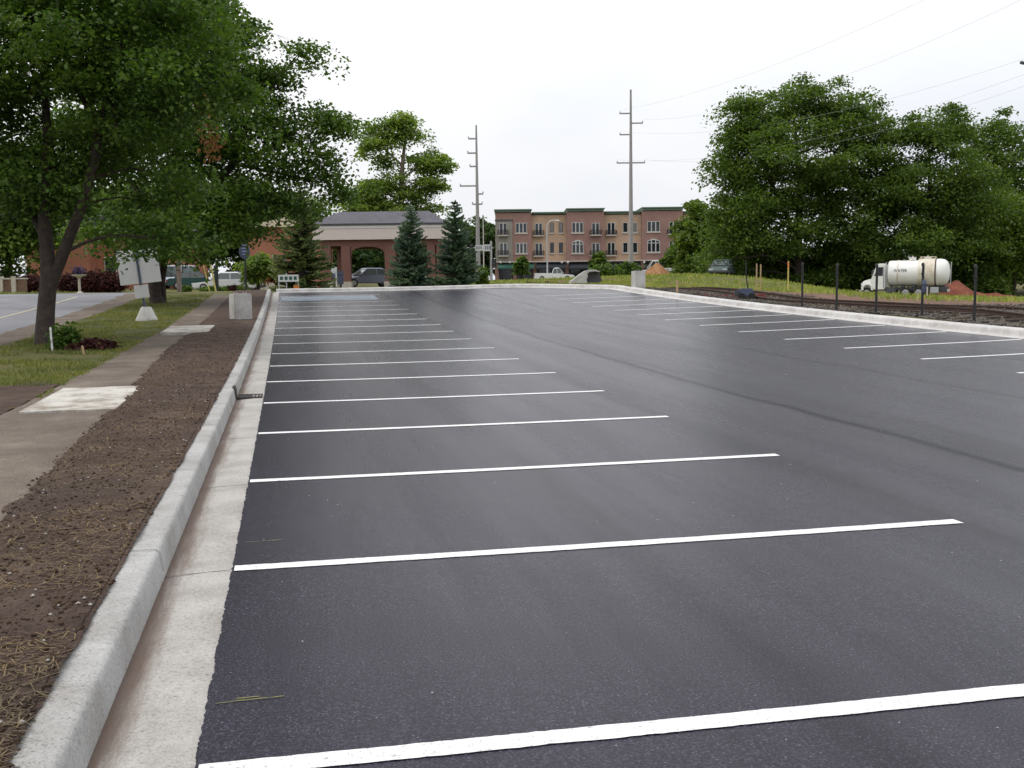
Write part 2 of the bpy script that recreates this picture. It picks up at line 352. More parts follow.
def sweep(name, prof, path, mt, parent=None, smooth=True, jitter=0.0):     # prof: (offset to the left of travel, height); path: (x, y)
    V = []; n = len(prof); pts = [Vector((p[0], p[1], 0)) for p in path]
    for i, p in enumerate(pts):
        d = (pts[min(i+1, len(pts)-1)]-pts[max(i-1, 0)]).normalized(); nr = Vector((-d.y, d.x, 0))
        for j, (o, h) in enumerate(prof):
            jj = jitter*fn(p.x*3+j*7, p.y*3) if j not in (0, n-1) else 0
            q = p+nr*(o+jj); V.append((q.x, q.y, qlot(q.x, q.y)+h+jj))
    F = [(i*n+j, (i+1)*n+j, (i+1)*n+j+1, i*n+j+1) for i in range(len(pts)-1) for j in range(n-1)]
    return mesh_np(name, V, F, mt, parent, smooth)
ypath = [(0, -5+.2*i) for i in range(291)]
gut = sweep('gutter', [(.325, -.06), (.33, -.006), (.395, .004), (.5, .004), (.6, -.004), (.70, -.012), (.745, -.014), (.76, -.05)],
            [(0, y) for _, y in ypath], M['gutter']); tag(gut, kind='structure')
kb = sweep('kerb', [(.735, -.05), (.738, -.012), (.742, .02), (.750, .075), (.757, .118), (.763, .136), (.773, .146), (.790, .151), (.9, .153), (.99, .150), (1.0, .1), (1.0, -.2)],
           [(0, y) for _, y in ypath], M['kerb'], jitter=.004); tag(kb, kind='structure')
# saw-cut joints of the gutter and the kerb, as thin dark inlays
jm = vary('joint_dark', (.06, .05, .045), .4, 20, .95)
for k in range(17):
    y = 6.23+2.62*k
    mb = MB(); mb.add([(-.365, y-.004, qlot(0, y)+.010), (-.365, y+.004, qlot(0, y)+.010), (-.735, y+.004, qlot(0, y)-.006), (-.735, y-.004, qlot(0, y)-.006)], [(0, 1, 2, 3)])
    mb.build('joint', jm, gut)
    pf = [(.742, .02), (.750, .075), (.757, .118), (.763, .136), (.773, .146), (.790, .151), (.9, .153), (.98, .151)]
    V = [(-o-(-.004 if h < .14 else 0), y+e, qlot(0, y)+h+.0055) for e in (-.004, .004) for o, h in pf]; n_ = len(pf)
    mb = MB(); mb.add(V, [(i, i+1, n_+i+1, n_+i) for i in range(n_-1)]); mb.build('joint', jm, kb)
far = [(12.35, 52.85), (-.6, 52.85)]
rp = [(15.0, -5+.5*i) for i in range(108)] + [(14.8, 48.95), (12.4, 51.8), (11.9, 52.3), (11.2, 52.65)] + [(10.5-.5*i, 52.8) for i in range(23)]
fk = sweep('kerb', [(0, -.05), (0, .006), (-.16, .006), (-.27, .004), (-.282, .05), (-.295, .12), (-.32, .146), (-.36, .15), (-.62, .152), (-.66, .13), (-.67, -.2)], rp, M['kerb_new'], jitter=.003); tag(fk, kind='structure')
tag(lot, kind='structure')

# ------------------------------------------------------------------ left side: soil strip, footpath, verge, road
LXs = [-2.3+1.42*i/70 for i in range(71)]
LYs = [2.2]
while LYs[-1] < 52.5: LYs.append(LYs[-1] + max(.018, LYs[-1]*.006))
def soil_w(y): return np.clip(1.93+.037*(y-7.6), 1.8, 2.5)
def soil_edge(i, y):
    return soil_edge0(i, y) + (2.3-soil_w(y))*(1-i/70)
def soil_edge0(i, y):
    if i > 66: return (-.03+.018*fn(y*2, 5)+-.10*max(0, fn(y*2.6, 3)-.30)+.010*fn(y*19, 9))*(1 if i == 70 else .6)
    if i < 2: return .14*fn(y*2.2, 11)
    return 0
def soil_z(P):
    out = np.zeros(len(P))
    for k, (x, y) in enumerate(P):
        e = 1/(1+y*.03)
        h = .155+.012*e + .028*fn(x*2.2, y*2.2, 2) + .014*fn(x*9, y*9, 5)*e + .011*fn(x*26, y*26, 8)*e; h += max(0, .161-h)*min(1, max(0, (x+1.35)/.3))
        edge = min(1, max(0, (-.86-x)/.05)); lft = min(1, max(0, (x+soil_w(y)+.04)/.3))
        out[k] = qlot(0, y) + (.157 if edge < 1 else 0)*(1-edge) + h*edge*(.35+.65*lft) + (1-lft)*.05
    return out
soil = sheet('soil_strip', LXs, LYs, soil_z, M['soil'], edge=soil_edge); tag(soil, kind='structure')
def lz(dz, amp=.01, sc=2.0):
    def f(P): return np.array([qlot(0, y)+dz+amp*fn(x*sc, y*sc) for x, y in P])
    return f
pys = [-4+.25*i for i in range(226)]
path = sheet('footpath', [-3.32+.24*i for i in range(7)], pys, lz(.11, .008, 1.5), M['path'], edge=lambda i, y: (.05*fn(y*.8, 4)+.03*fn(y*4, 2)) if i == 0 else 0); tag(path, kind='structure')
verge = sheet('verge', [-6.3+.155*i for i in range(21)], pys, lz(.098, .02, 1.2), M['lawn'], edge=lambda i, y: .22*fn(y*.7, 8)+.1*fn(y*3, 7) if i == 0 else (.1*fn(y*1.5, 1) if i == 20 else 0)); tag(verge, kind='structure')
dark = sheet('verge_soil', [-5.6+.2*i for i in range(12)]+[-3.33], [11.5+.2*i for i in range(36)], lambda P: np.array([qlot(0, y)+.115+.03*fn(x*4, y*4)-.06*max(0, abs((y-14.6)/2.9+.35*fn(x*1.2, 3))-.72)*4 for x, y in P]), M['soil']); tag(dark, kind='structure')
rd = sheet('road', [-13.2+.9*i for i in range(8)], [-20+1.5*i for i in range(50)], lambda P: np.array([qlot(0, min(y, 53))+.085+(.03*(y-53) if y > 53 else 0)*(-.2) for x, y in P]), M['road']); tag(rd, kind='structure')
sh = sheet('road_shoulder', [-7.3+.28*i for i in range(6)], pys, lz(.092, .012, 1.2), M['path'], edge=lambda i, y: .15*fn(y*.9, 2) if i in (0, 5) else 0); tag(sh, kind='structure')
mb = MB()
for y in [-10+1.5*i for i in range(40)]: mb.quad((-9.15, y, qlot(0, y)+.092), (-9.02, y, qlot(0, y)+.092), (-9.02, y+1.5, qlot(0, y+1.5)+.092), (-9.15, y+1.5, qlot(0, y+1.5)+.092))
mb.build('centre_line', M['road_line'], rd)
st = sheet('street', [-90+3*i for i in range(70)], [151+1.2*i for i in range(9)], lambda P: Tn(P)+.06, M['road']); tag(st, kind='structure')
drv = sheet('driveway', [-13+1.0*i for i in range(30)], [56.5+1.2*i for i in range(8)], lambda P: Tn(P)+.04, M['road']); tag(drv, kind='structure')
mud = sheet('dirt_track', [20.3+.45*i for i in range(12)], [2+1.0*i for i in range(85)], lambda P: Tn(P)+.03, M['mud'], edge=lambda i, y: (1.1*fn(y*.25, 5)+.5*fn(y, 6)) if i > 10 else 0); tag(mud, kind='structure')
bal = sheet('track_bed', [16.0+.22*i for i in range(22)], [0+.4*i for i in range(150)], lambda P: np.array(Tn(P))+.035-.02*np.abs(P[:, 0]-18.4)/2.4+.03*np.array([fn(x*3, y*3) for x, y in P]), M['ballast']); tag(bal, kind='structure')

# concrete slabs across the footpath
for nm, x0, x1, y0, y1, lb in (('concrete_slab', -3.14, -2.06, 13.36, 15.97, 'pale concrete slab set in the footpath nearest the camera, stained grey along its middle'),
                               ('concrete_slab', -3.1, -1.96, 27.5, 30.1, 'pale concrete slab across the footpath further off, just past the leaning sign')):
    xs = [x0+(x1-x0)*i/10 for i in range(11)]; ys = [y0+(y1-y0)*i/20 for i in range(21)]
    mb = MB(); vs = []
    for y in ys:
        for x in xs: vs.append((x, y, qlot(0, y)+(.135 if y0 < 20 else .185)+.004*fn(x*5, y*5)))
    fs = [(j*11+i, j*11+i+1, j*11+i+12, j*11+i+11) for j in range(20) for i in range(10)]
    mb.add(vs, fs)
    for (xa, ya), (xb, yb) in (((x0, y0), (x1, y0)), ((x1, y0), (x1, y1)), ((x0, y1), (x0, y0))):
        mb.quad((xa, ya, qlot(0, ya)+(.134 if y0 < 20 else .184)), (xb, yb, qlot(0, yb)+(.134 if y0 < 20 else .184)), (xb, yb, qlot(0, yb)+.03), (xa, ya, qlot(0, ya)+.03))
    tag(mb.build(nm, M['slab']), lb, 'concrete slab')

# loose straw, clods, grass: nobody could count these
rs = np.random.RandomState(3)
def ribbons(P, Z, ang, ln, wd, tilt, bend):      # two-quad blades lying or standing
    n = len(P); d = np.stack([np.cos(ang)*np.cos(tilt), np.sin(ang)*np.cos(tilt), np.sin(tilt)], 1); s = np.stack([-np.sin(ang), np.cos(ang), np.zeros(n)], 1)
    b = np.column_stack([P, Z]); V = []
    for f, wf in ((0, 1), (.55, .85), (1, .25)):
        c = b + d*(ln*f)[:, None]; c[:, 2] -= bend*f*f*ln
        V += [c - s*(wd*wf/2)[:, None], c + s*(wd*wf/2)[:, None]]
    V = np.stack(V, 1).reshape(-1, 3); i = (np.arange(n)*6)[:, None]
    F = np.concatenate([i+[0, 1, 3, 2], i+[2, 3, 5, 4]], 0)
    return V, F
def surf(obj_fn, P): return obj_fn(P)
N = 13000
y = 3 + 17*rs.rand(N)**2.0; x = -.93 - (soil_w(y)-.95)*rs.rand(N)
keep = np.array([fn(a*1.1, b*1.1, 4) for a, b in zip(x, y)]) > -.22
x, y = x[keep], y[keep]; P = np.column_stack([x, y])
V, F = ribbons(P, soil_z(P)+.006, rs.rand(len(P))*6.28, .03+.10*rs.rand(len(P))**2, .0035+.003*rs.rand(len(P)), rs.randn(len(P))*.18, rs.rand(len(P))*.12)
tag(mesh_np('straw', V, F, leafmat('straw', [(.11, .075, .048), (.17, .12, .075), (.24, .175, .10), (.13, .09, .06)], .1, .7, .2)), kind='stuff')
def lumps(P, Z, size, seed):                     # little irregular octahedral clods and stones
    r_ = np.random.RandomState(seed); n = len(P)
    base = np.array([(1, 0, 0), (0, 1, 0), (-1, 0, 0), (0, -1, 0), (0, 0, .75), (0, 0, -.5)], float)
    V = base[None]*size[:, None, None]*(.6+.7*r_.rand(n, 6, 1)); a = r_.rand(n)*6.28; c, s = np.cos(a), np.sin(a)
    X = V[:, :, 0]*c[:, None]-V[:, :, 1]*s[:, None]; Y = V[:, :, 0]*s[:, None]+V[:, :, 1]*c[:, None]
    V = np.stack([X+P[:, :1], Y+P[:, 1:2], V[:, :, 2]+Z[:, None]], 2).reshape(-1, 3)
    F = np.array([(0, 1, 4), (1, 2, 4), (2, 3, 4), (3, 0, 4), (1, 0, 5), (2, 1, 5), (3, 2, 5), (0, 3, 5)]); F = ((np.arange(n)*6)[:, None, None]+F[None]).reshape(-1, 3)
    return V, F
N = 11000; y = 3 + 26*rs.rand(N)**1.8; x = -.9 - (soil_w(y)-.85)*rs.rand(N); P = np.column_stack([x, y])
V, F = lumps(P, soil_z(P)+.003, .004+.013*rs.rand(N)**4, 4)
tag(mesh_np('clods', V, F, leafmat('clods', [(.035, .022, .016), (.06, .04, .03), (.09, .062, .045), (.045, .03, .022)], .0, .95, .1)), kind='stuff')
N = 150; y = 3 + 20*rs.rand(N)**1.6; x = -.93 - (soil_w(y)-.97)*rs.rand(N); P = np.column_stack([x, y])
V, F = lumps(P, soil_z(P)+.006, .006+.010*rs.rand(N), 5)
tag(mesh_np('pebbles', V, F, vary('pebble', (.34, .32, .29), .4, 9, .8)), kind='stuff')
N = 260; y = 3.2 + 20*rs.rand(N)**2; x = -.2 + 8*rs.rand(N); P = np.column_stack([x, y])
V, F = lumps(P, np.array([qlot(a, b) for a, b in P])+.001, .0025+.004*rs.rand(N)**2, 6)
tag(mesh_np('grit', V, F, vary('grit', (.42, .42, .42), .4, 9, .8)), kind='stuff')
N = 7000; y = 9+48*rs.rand(N); x = 16.1+4.6*rs.rand(N); P = np.column_stack([x, y])
V, F = lumps(P, Tn(P)+.03, .03+.04*rs.rand(N), 8)
tag(mesh_np('ballast_stones', V, F, leafmat('ballast_stones', [(.045, .038, .034), (.085, .072, .066), (.14, .125, .115), (.06, .048, .042)], 0, .9, .2)), kind='stuff')
# verge grass
N = 60000; y = 15+36*rs.rand(N)**1.5; x = -6.2+2.95*rs.rand(N); msk = ~((np.abs(y-14.6) < 2.0) & (x < -3.3)) & (np.array([fn(a*.9, b*.7, 9)+.5*fn(a*2.5, b*2.5, 3) for a, b in zip(x, y)]) > -.12)
x, y = x[msk], y[msk]; P = np.column_stack([x, y]); n = len(P)
V, F = ribbons(P, np.array([qlot(0, b)+.09 for b in y]), rs.rand(n)*6.28, .05+.06*rs.rand(n), .007+.008*rs.rand(n), .5+.9*rs.rand(n), .3*rs.rand(n))
tag(mesh_np('lawn_grass', V, F, leafmat('lawn_grass', [(.09, .115, .03), (.14, .165, .045), (.19, .19, .065), (.23, .19, .09)], .25, .6, .2)), kind='stuff')
# rough grass of the field and of the strip beyond the far kerb
def field(N, xa, xb, ya, yb, h, wv, seed, test, nm, cols):
    r_ = np.random.RandomState(seed); x = xa+(xb-xa)*r_.rand(N); y = ya+(yb-ya)*r_.rand(N)
    k = test(x, y); x, y = x[k], y[k]; P = np.column_stack([x, y]); n = len(P)
    V, F = ribbons(P, Tn(P)-.02, r_.rand(n)*6.28, h*(.5+r_.rand(n)), wv*(.5+r_.rand(n)), .9+.6*r_.rand(n), .35*r_.rand(n))
    tag(mesh_np(nm, V, F, leafmat(nm, cols, .3, .6, .2)), kind='stuff')
pat = lambda x, y, s, o: np.array([fn(a*s, b*s, o) for a, b in zip(x, y)])
GR = [(.14, .20, .045), (.21, .26, .065), (.28, .29, .09), (.34, .29, .13)]
field(60000, 21.5, 62, 24, 110, .22, .05, 1, lambda x, y: (x > 22.3+.8*pat(x, y, .3, 2)) & (pat(x, y, .12, 7) > -.25), 'field_grass', GR)
field(16000, 10, 24, 53.5, 76, .2, .05, 2, lambda x, y: ((x > 10.2) & (y > 54.5)) & (pat(x, y, .2, 3) > -.35), 'strip_grass', GR)
field(16000, 14, 60, 76, 150, .24, .09, 3, lambda x, y: pat(x, y, .1, 3) > -.3, 'far_grass', GR)
field(6000, -30, -12.8, 40, 75, .15, .06, 4, lambda x, y: pat(x, y, .2, 3) > -.4, 'roadside_grass', [(.12, .16, .05), (.18, .20, .07), (.24, .22, .10)])

# ------------------------------------------------------------------ trees
M['bark'] = vary('bark', (.055, .040, .033), .55, 7, .95, bump=1.0, bscale=30)
M['bark_pale'] = vary('bark_pale', (.19, .15, .12), .4, 6, .95, bump=.8, bscale=26)
M['maple'] = leafmat('maple_leaf', [(.045, .085, .018), (.064, .118, .024), (.085, .145, .03), (.115, .17, .036), (.052, .097, .02)], .4, .45, .35)
M['oakgreen'] = leafmat('dark_leaf', [(.062, .10, .025), (.088, .14, .032), (.115, .17, .04), (.07, .115, .028), (.14, .195, .046)], .42, .5, .3)
M['yellowgreen'] = leafmat('yellowgreen_leaf', [(.075, .115, .022), (.105, .16, .03), (.135, .185, .038), (.09, .14, .028)], .35, .5, .3)
M['lightgreen'] = leafmat('light_leaf', [(.12, .18, .05), (.16, .225, .06), (.21, .26, .08), (.14, .20, .055)], .5, .5, .3)
M['fargreen'] = leafmat('far_leaf', [(.05, .085, .035), (.065, .105, .042), (.08, .12, .05), (.055, .09, .04)], .3, .6, .2)
M['redleaf'] = leafmat('barberry_leaf', [(.045, .014, .02), (.065, .02, .025), (.038, .016, .022), (.08, .028, .028)], .25, .6, .2)
M['salmon'] = leafmat('russet_leaf', [(.28, .10, .06), (.34, .13, .08), (.22, .09, .05)], .3, .6, .2)
M['spruce'] = leafmat('spruce_needles', [(.05, .085, .05), (.07, .115, .07), (.10, .15, .095), (.06, .10, .062)], .12, .6, .25)
M['spruce_olive'] = leafmat('spruce_olive', [(.075, .105, .035), (.11, .145, .048), (.15, .185, .065), (.09, .12, .04)], .12, .6, .25)

def leaf_arrays(C, size, r_, droop=.35, flat=.55, aspect=.8):    # C: leaf base points; broad folded leaves facing mostly up
    n = len(C); a = r_.rand(n)*6.28; pit = -droop+r_.randn(n)*.35; rol = r_.randn(n)*flat
    d = np.stack([np.cos(a)*np.cos(pit), np.sin(a)*np.cos(pit), np.sin(pit)], 1)
    s = np.stack([-np.sin(a), np.cos(a), np.zeros(n)], 1); u = np.cross(d, s)*-1
    u = np.where(u[:, 2:] < 0, -u, u); s2 = s*np.cos(rol)[:, None]+u*np.sin(rol)[:, None]; u2 = np.cross(d, s2); u2 = np.where(u2[:, 2:] < 0, -u2, u2)
    sz = (size*(.6+.8*r_.rand(n)))[:, None]
    base = C; tip = C+d*sz-u2*sz*.12
    l1 = C+d*sz*.25+s2*sz*.45*aspect+u2*sz*.10; l2 = C+d*sz*.75+s2*sz*.34*aspect+u2*sz*.03
    r1 = C+d*sz*.25-s2*sz*.45*aspect+u2*sz*.10; r2 = C+d*sz*.75-s2*sz*.34*aspect+u2*sz*.03
    V = np.stack([base, tip, l1, l2, r1, r2], 1).reshape(-1, 3); i = (np.arange(n)*6)[:, None]
    return V, np.concatenate([i+[0, 2, 3, 1], i+[0, 1, 5, 4]], 0)
def crown_clumps(blobs, n, r_, seed, rough=.3, hollow=.45):
    wt = lambda b: (b[3]*b[4]*b[5])**.75*(b[6] if len(b) > 6 else 1)
    tot = sum(wt(b) for b in blobs); out = []
    for bi, b in enumerate(blobs):
        k = max(3, int(n*wt(b)/tot))
        d = r_.randn(k, 3); d /= np.linalg.norm(d, axis=1)[:, None]
        f = np.array([1+rough*1.3*fn(v[0]*2.1+seed, v[1]*2.1, v[2]*2.1+bi*3) for v in d])
        rad = (hollow+(1-hollow)*r_.rand(k)**.6)*f
        out.append(np.array(b[:3])+d*rad[:, None]*np.array(b[3:6]))
    return np.concatenate(out)
def tree(name, label, base, stems, blobs, nclump, per, lsize, leaf, bark, csize=.55, cflat=.4, seed=1, group=None, limbs=60, droop=.35, rough=.3, hollow=.45, lr=.05, cat='tree'):
    # stems: list of (points, radii) relative to base; blobs: crown ellipsoids relative to base
    r_ = np.random.RandomState(seed); root = empty(name, base, 0, label, cat, group)
    mb = MB()
    for pts, rad in stems: mb.tube(pts, rad, 10)
    C = crown_clumps(blobs, nclump, r_, seed*1.37, rough, hollow)
    sp = []
    for pts, rad in stems:
        for i in range(len(pts)-1):
            a, b = Vector(pts[i]), Vector(pts[i+1])
            for q in range(6): sp.append((a.lerp(b, q/6), rad[i]+(rad[i+1]-rad[i])*q/6))
    idx = r_.permutation(len(C))[:limbs]; nodes = []
    for j in idx:
        c = Vector(C[j]); best = min(sp, key=lambda s: (s[0]-c).length*(1 if s[0].z < c.z-.1*(c-s[0]).length else 2.2))
        a = best[0]; L = (c-a).length
        if L < .2: continue
        mid = a.lerp(c, .5)+Vector((r_.randn()*.07, r_.randn()*.07, .10+.03*r_.randn()))*L
        r0 = min(best[1]*.6, lr*(.4+L*.22)); pts = [a, a.lerp(mid, .5)+Vector((0, 0, .02*L)), mid, mid.lerp(c, .5)+Vector((r_.randn()*.04*L, r_.randn()*.04*L, 0)), c]
        mb.tube(pts, [r0, r0*.8, r0*.6, r0*.4, r0*.15], 5, False)
        nodes += [(pts[2], r0*.6), (pts[3], r0*.4)]
    for j in r_.permutation(len(C))[:limbs*2]:                      # twigs off the limbs
        c = Vector(C[j])
        if not nodes: break
        best = min(nodes, key=lambda s: (s[0]-c).length)
        if (best[0]-c).length < 3: mb.tube([best[0], best[0].lerp(c, .5)+Vector((0, 0, .06*(best[0]-c).length)), c], [best[1]*.5, best[1]*.35, best[1]*.15], 4, False)
    mb.build('trunk', M[bark], root, True)
    k = per
    off = np.clip(r_.randn(len(C), k, 3), -1.7, 1.7)*np.array([csize, csize, csize*cflat])*(.6+.8*r_.rand(len(C), 1, 1))
    off[:, :, 2] -= .25*(off[:, :, 0]**2+off[:, :, 1]**2)/max(csize, .01)*.5
    L = (C[:, None]+off).reshape(-1, 3); L = L[r_.rand(len(L)) < .95]
    V, F = leaf_arrays(L, lsize, r_, droop)
    mesh_np('crown', V, F, M[leaf], root)
    return root
def rel(base, px, py, D): return tuple(at(px, py, D)-base)
def blob(base, px, py, D, rx, ry, rd=None, wt=None):       # crown lobe: centre and radii in metres measured at distance D
    s = D/FOC; c = rel(base, px, py, D); b = [c[0], c[1], c[2], rx*s, (rd or rx)*s, ry*s]
    return tuple(b+([wt] if wt else []))

# near maple by the path
B = ground(43, 357, 23.9); B.z -= .05
D = 23.9
tree('maple_tree', 'large dark green maple with forked leaning trunk, nearest tree on the grass verge', B,
     [([(0, 0, 0), rel(B, 44, 345, D), rel(B, 46, 310, D), rel(B, 49, 275, D), rel(B, 46, 240, D), rel(B, 43, 200, D), rel(B, 48, 140, D), rel(B, 44, 80, D), rel(B, 55, 20, D)], [.26, .215, .19, .18, .145, .13, .10, .07, .03]),
      ([rel(B, 50, 285, D), rel(B, 60, 262, D), rel(B, 70, 235, D-.2), rel(B, 84, 200, D-.3), rel(B, 95, 160, D-.3), rel(B, 99, 125, D-.3), rel(B, 112, 80, D-.4), rel(B, 125, 30, D-.5)], [.145, .13, .12, .11, .10, .085, .06, .03]),
      ([rel(B, 99, 125, D-.3), rel(B, 80, 95, D), rel(B, 60, 60, D+.5)], [.08, .055, .02]),
      ([rel(B, 46, 240, D), rel(B, 20, 190, D+.5), rel(B, -20, 140, D+.8)], [.10, .08, .03])],
     [blob(B, 60, 70, D, 150, 110), blob(B, 140, 60, D-1, 95, 75), blob(B, 130, 160, D-.5, 75, 50), blob(B, 10, 175, D, 85, 45), blob(B, -70, 80, D, 90, 120),
      blob(B, 70, -40, D, 160, 70), blob(B, 190, 30, D, 55, 50), blob(B, 165, 225, D, 50, 30), blob(B, 55, 120, D+2, 120, 80), blob(B, 215, 85, D, 35, 30)],
     290, 330, .10, 'maple', 'bark', .46, .38, 11, limbs=90)
# second maple beside the sign
B = ground(158, 311, 42.0); B.z -= .05; D = 42.0
tree('maple_tree', 'broad dark maple with drooping boughs over the kerb, standing just past the leaning sign', B,
     [([(0, 0, 0), rel(B, 155, 295, D), rel(B, 154, 265, D), rel(B, 160, 220, D), rel(B, 175, 160, D), rel(B, 185, 90, D), rel(B, 190, 40, D)], [.32, .25, .22, .20, .16, .09, .03]),
      ([rel(B, 162, 311, D+.3), rel(B, 161, 280, D+.2), rel(B, 166, 250, D), rel(B, 200, 200, D), rel(B, 240, 160, D), rel(B, 290, 140, D)], [.2, .17, .15, .13, .08, .03]),
      ([rel(B, 160, 220, D), rel(B, 130, 180, D), rel(B, 105, 130, D)], [.15, .1, .04]),
      ([rel(B, 225, 175, D), rel(B, 262, 100, D), rel(B, 300, 52, D)], [.09, .06, .015]),
      ([rel(B, 240, 165, D), rel(B, 300, 178, D), rel(B, 335, 185, D)], [.07, .04, .01])],
     [blob(B, 170, 90, D, 110, 100), blob(B, 245, 150, D-1, 60, 62), blob(B, 185, 220, D-1.5, 66, 38), blob(B, 130, 235, D-2, 55, 30), blob(B, 232, 214, D, 32, 26),
      blob(B, 230, 60, D, 40, 40), blob(B, 235, 15, D, 24, 22), blob(B, 262, 85, D, 30, 24), blob(B, 303, 52, D, 24, 12, 24, 1.6), blob(B, 275, 70, D, 20, 16, 20, 1.6),
      blob(B, 320, 122, D, 30, 16, 24, 1.6), blob(B, 300, 165, D, 34, 22, 24, 1.5), blob(B, 290, 120, D, 26, 26), blob(B, 325, 165, D, 16, 18, 12, 1.4), blob(B, 346, 127, D, 10, 9, 8, 1.5), blob(B, 335, 190, D, 12, 6, 8, 1.5), blob(B, 295, 205, D, 22, 12, 16, 1.5), blob(B, 175, 30, D, 70, 60)],
     360, 210, .145, 'maple', 'bark', .55, .4, 12, limbs=100, rough=.25)
mp_ = [o for o in bpy.data.objects if o.name.startswith('maple_tree')][-1]
r9 = np.random.RandomState(77); cc = np.concatenate([np.array(rel(B, px, py, 37.6))+np.clip(r9.randn(70, 3), -1.6, 1.6)*np.array([.22, .3, .28]) for px, py in ((200, 108), (204, 122), (208, 138), (214, 146))])
V, F = leaf_arrays(cc, .13, r9, .9, .8); mesh_np('dead_leaves', V, F, leafmat('dead_leaf', [(.20, .085, .045), (.26, .12, .06), (.16, .075, .04)], .3, .7, .2), mp_)
# trees behind the left road
def simple_tree(name, label, px, py, D, top, halfw, leaf, seed, group=None, n=160, per=110, ls=.3, trunk_h=.3, bark='bark', dens=1.0, rough=.35, csize=None, lobes=6):
    B = ground(px, py, D); B.z -= .1; s = D/FOC; h = (py-top)*s; rw = halfw*s; r_ = random.Random(seed)
    bl = [(0, 0, h*(.5+trunk_h*.5), rw*.8, rw*.8, h*(.5-trunk_h*.5)*.95)]
    for i in range(lobes):
        a = 6.28*i/lobes+r_.random(); z = h*(trunk_h+.12+(.72-trunk_h)*r_.random()); q = .55*(1-.5*abs(z/h-.5))
        bl.append((math.cos(a)*rw*q, math.sin(a)*rw*q, z, rw*.5, rw*.5, h*.17))
    st = [([(0, 0, 0), (.02*h, .0, h*.25), (-.01*h, .01*h, h*.55), (.02*h, 0, h*.85)], [.028*h+.05, .022*h+.04, .014*h, .004*h])]
    return tree(name, label, B, st, bl, int(n*dens), per, ls, leaf, bark, csize or rw*.2, .45, seed, group, limbs=40, rough=rough, lr=.06)
# big trees behind the tank truck
GRP = 'tall trees along the right edge of the field'
B = ground(800, 289, 104); B.z -= .1; D = 104
tree('tall_tree', 'tallest broad dark green tree of the right group, left side ragged against the sky', B,
     [([(0, 0, 0), rel(B, 798, 250, D), rel(B, 800, 190, D), rel(B, 795, 120, D)], [.5, .4, .28, .08]), ([rel(B, 798, 240, D), rel(B, 770, 180, D), rel(B, 750, 120, D)], [.3, .2, .06])],
     [blob(B, 800, 150, D, 78, 62), blob(B, 760, 130, D, 40, 34), blob(B, 745, 185, D, 34, 50), blob(B, 770, 225, D, 66, 40), blob(B, 845, 120, D, 44, 34), blob(B, 800, 100, D, 30, 16), blob(B, 850, 200, D, 50, 60), blob(B, 742, 100, D, 16, 10, 14, 1.3), blob(B, 730, 205, D, 24, 55, 24), blob(B, 868, 132, D, 22, 18), blob(B, 722, 250, D, 28, 24), blob(B, 755, 108, D, 26, 20)],
     430, 230, .25, 'oakgreen', 'bark', .85, .45, 21, GRP, limbs=70, rough=.35, lr=.07)
B = ground(925, 290, 101); B.z -= .1; D = 101
tree('tall_tree', 'dark green tree rising directly above the tank truck with a domed crown', B,
     [([(0, 0, 0), rel(B, 928, 240, D), rel(B, 930, 180, D), rel(B, 928, 140, D)], [.45, .36, .2, .06])],
     [blob(B, 925, 185, D, 56, 66), blob(B, 905, 150, D, 30, 28), blob(B, 943, 128, D, 30, 22), blob(B, 895, 220, D, 46, 46), blob(B, 955, 215, D, 46, 50), blob(B, 925, 250, D, 70, 28)],
     290, 230, .25, 'oakgreen', 'bark', .85, .45, 22, GRP, limbs=60, rough=.3)
B = ground(1000, 290, 112); B.z -= .1; D = 112
tree('tall_tree', 'thinner topped tree with sky gaps in its crown at the right edge behind the others', B,
     [([(0, 0, 0), rel(B, 998, 230, D), rel(B, 995, 160, D), rel(B, 992, 120, D)], [.45, .36, .2, .06])],
     [blob(B, 995, 150, D, 34, 36), blob(B, 972, 135, D, 26, 22), blob(B, 1022, 155, D, 30, 30), blob(B, 1008, 128, D, 16, 16), blob(B, 1010, 190, D, 44, 40), blob(B, 985, 215, D, 50, 40), blob(B, 1040, 230, D, 60, 50), blob(B, 1000, 255, D, 60, 25)],
     290, 190, .26, 'oakgreen', 'bark', .85, .45, 23, GRP, limbs=60, rough=.35)
simple_tree('bushy_tree', 'yellowish green bushy tree at the right edge, right of the red dirt heap', 1012, 290, 106, 186, 64, 'yellowgreen', 24, n=190, per=120, ls=.3, trunk_h=.08)
simple_tree('bushy_tree', 'mid green bushy tree behind the red dirt heap', 962, 288, 107, 212, 46, 'oakgreen', 25, n=150, per=110, ls=.3, trunk_h=.08)
simple_tree('bushy_tree', 'low dark tree in front of the tall trees, just left of the tank truck cab', 838, 288, 106, 228, 40, 'oakgreen', 26, n=140, per=110, ls=.3, trunk_h=.06)
simple_tree('small_tree', 'pale green tree covering the right end of the brick apartment block', 703, 279, 118, 190, 28, 'yellowgreen', 27, n=120, per=110, ls=.36, trunk_h=.12)
simple_tree('small_tree', 'dark rounded tree behind the parked green car', 740, 281, 112, 205, 34, 'oakgreen', 28, n=140, per=110, ls=.36, trunk_h=.06)
simple_tree('bushy_tree', 'dark low tree filling the gap right of the parked green car', 785, 285, 108, 232, 36, 'oakgreen', 29, n=130, per=110, ls=.32, trunk_h=.05)
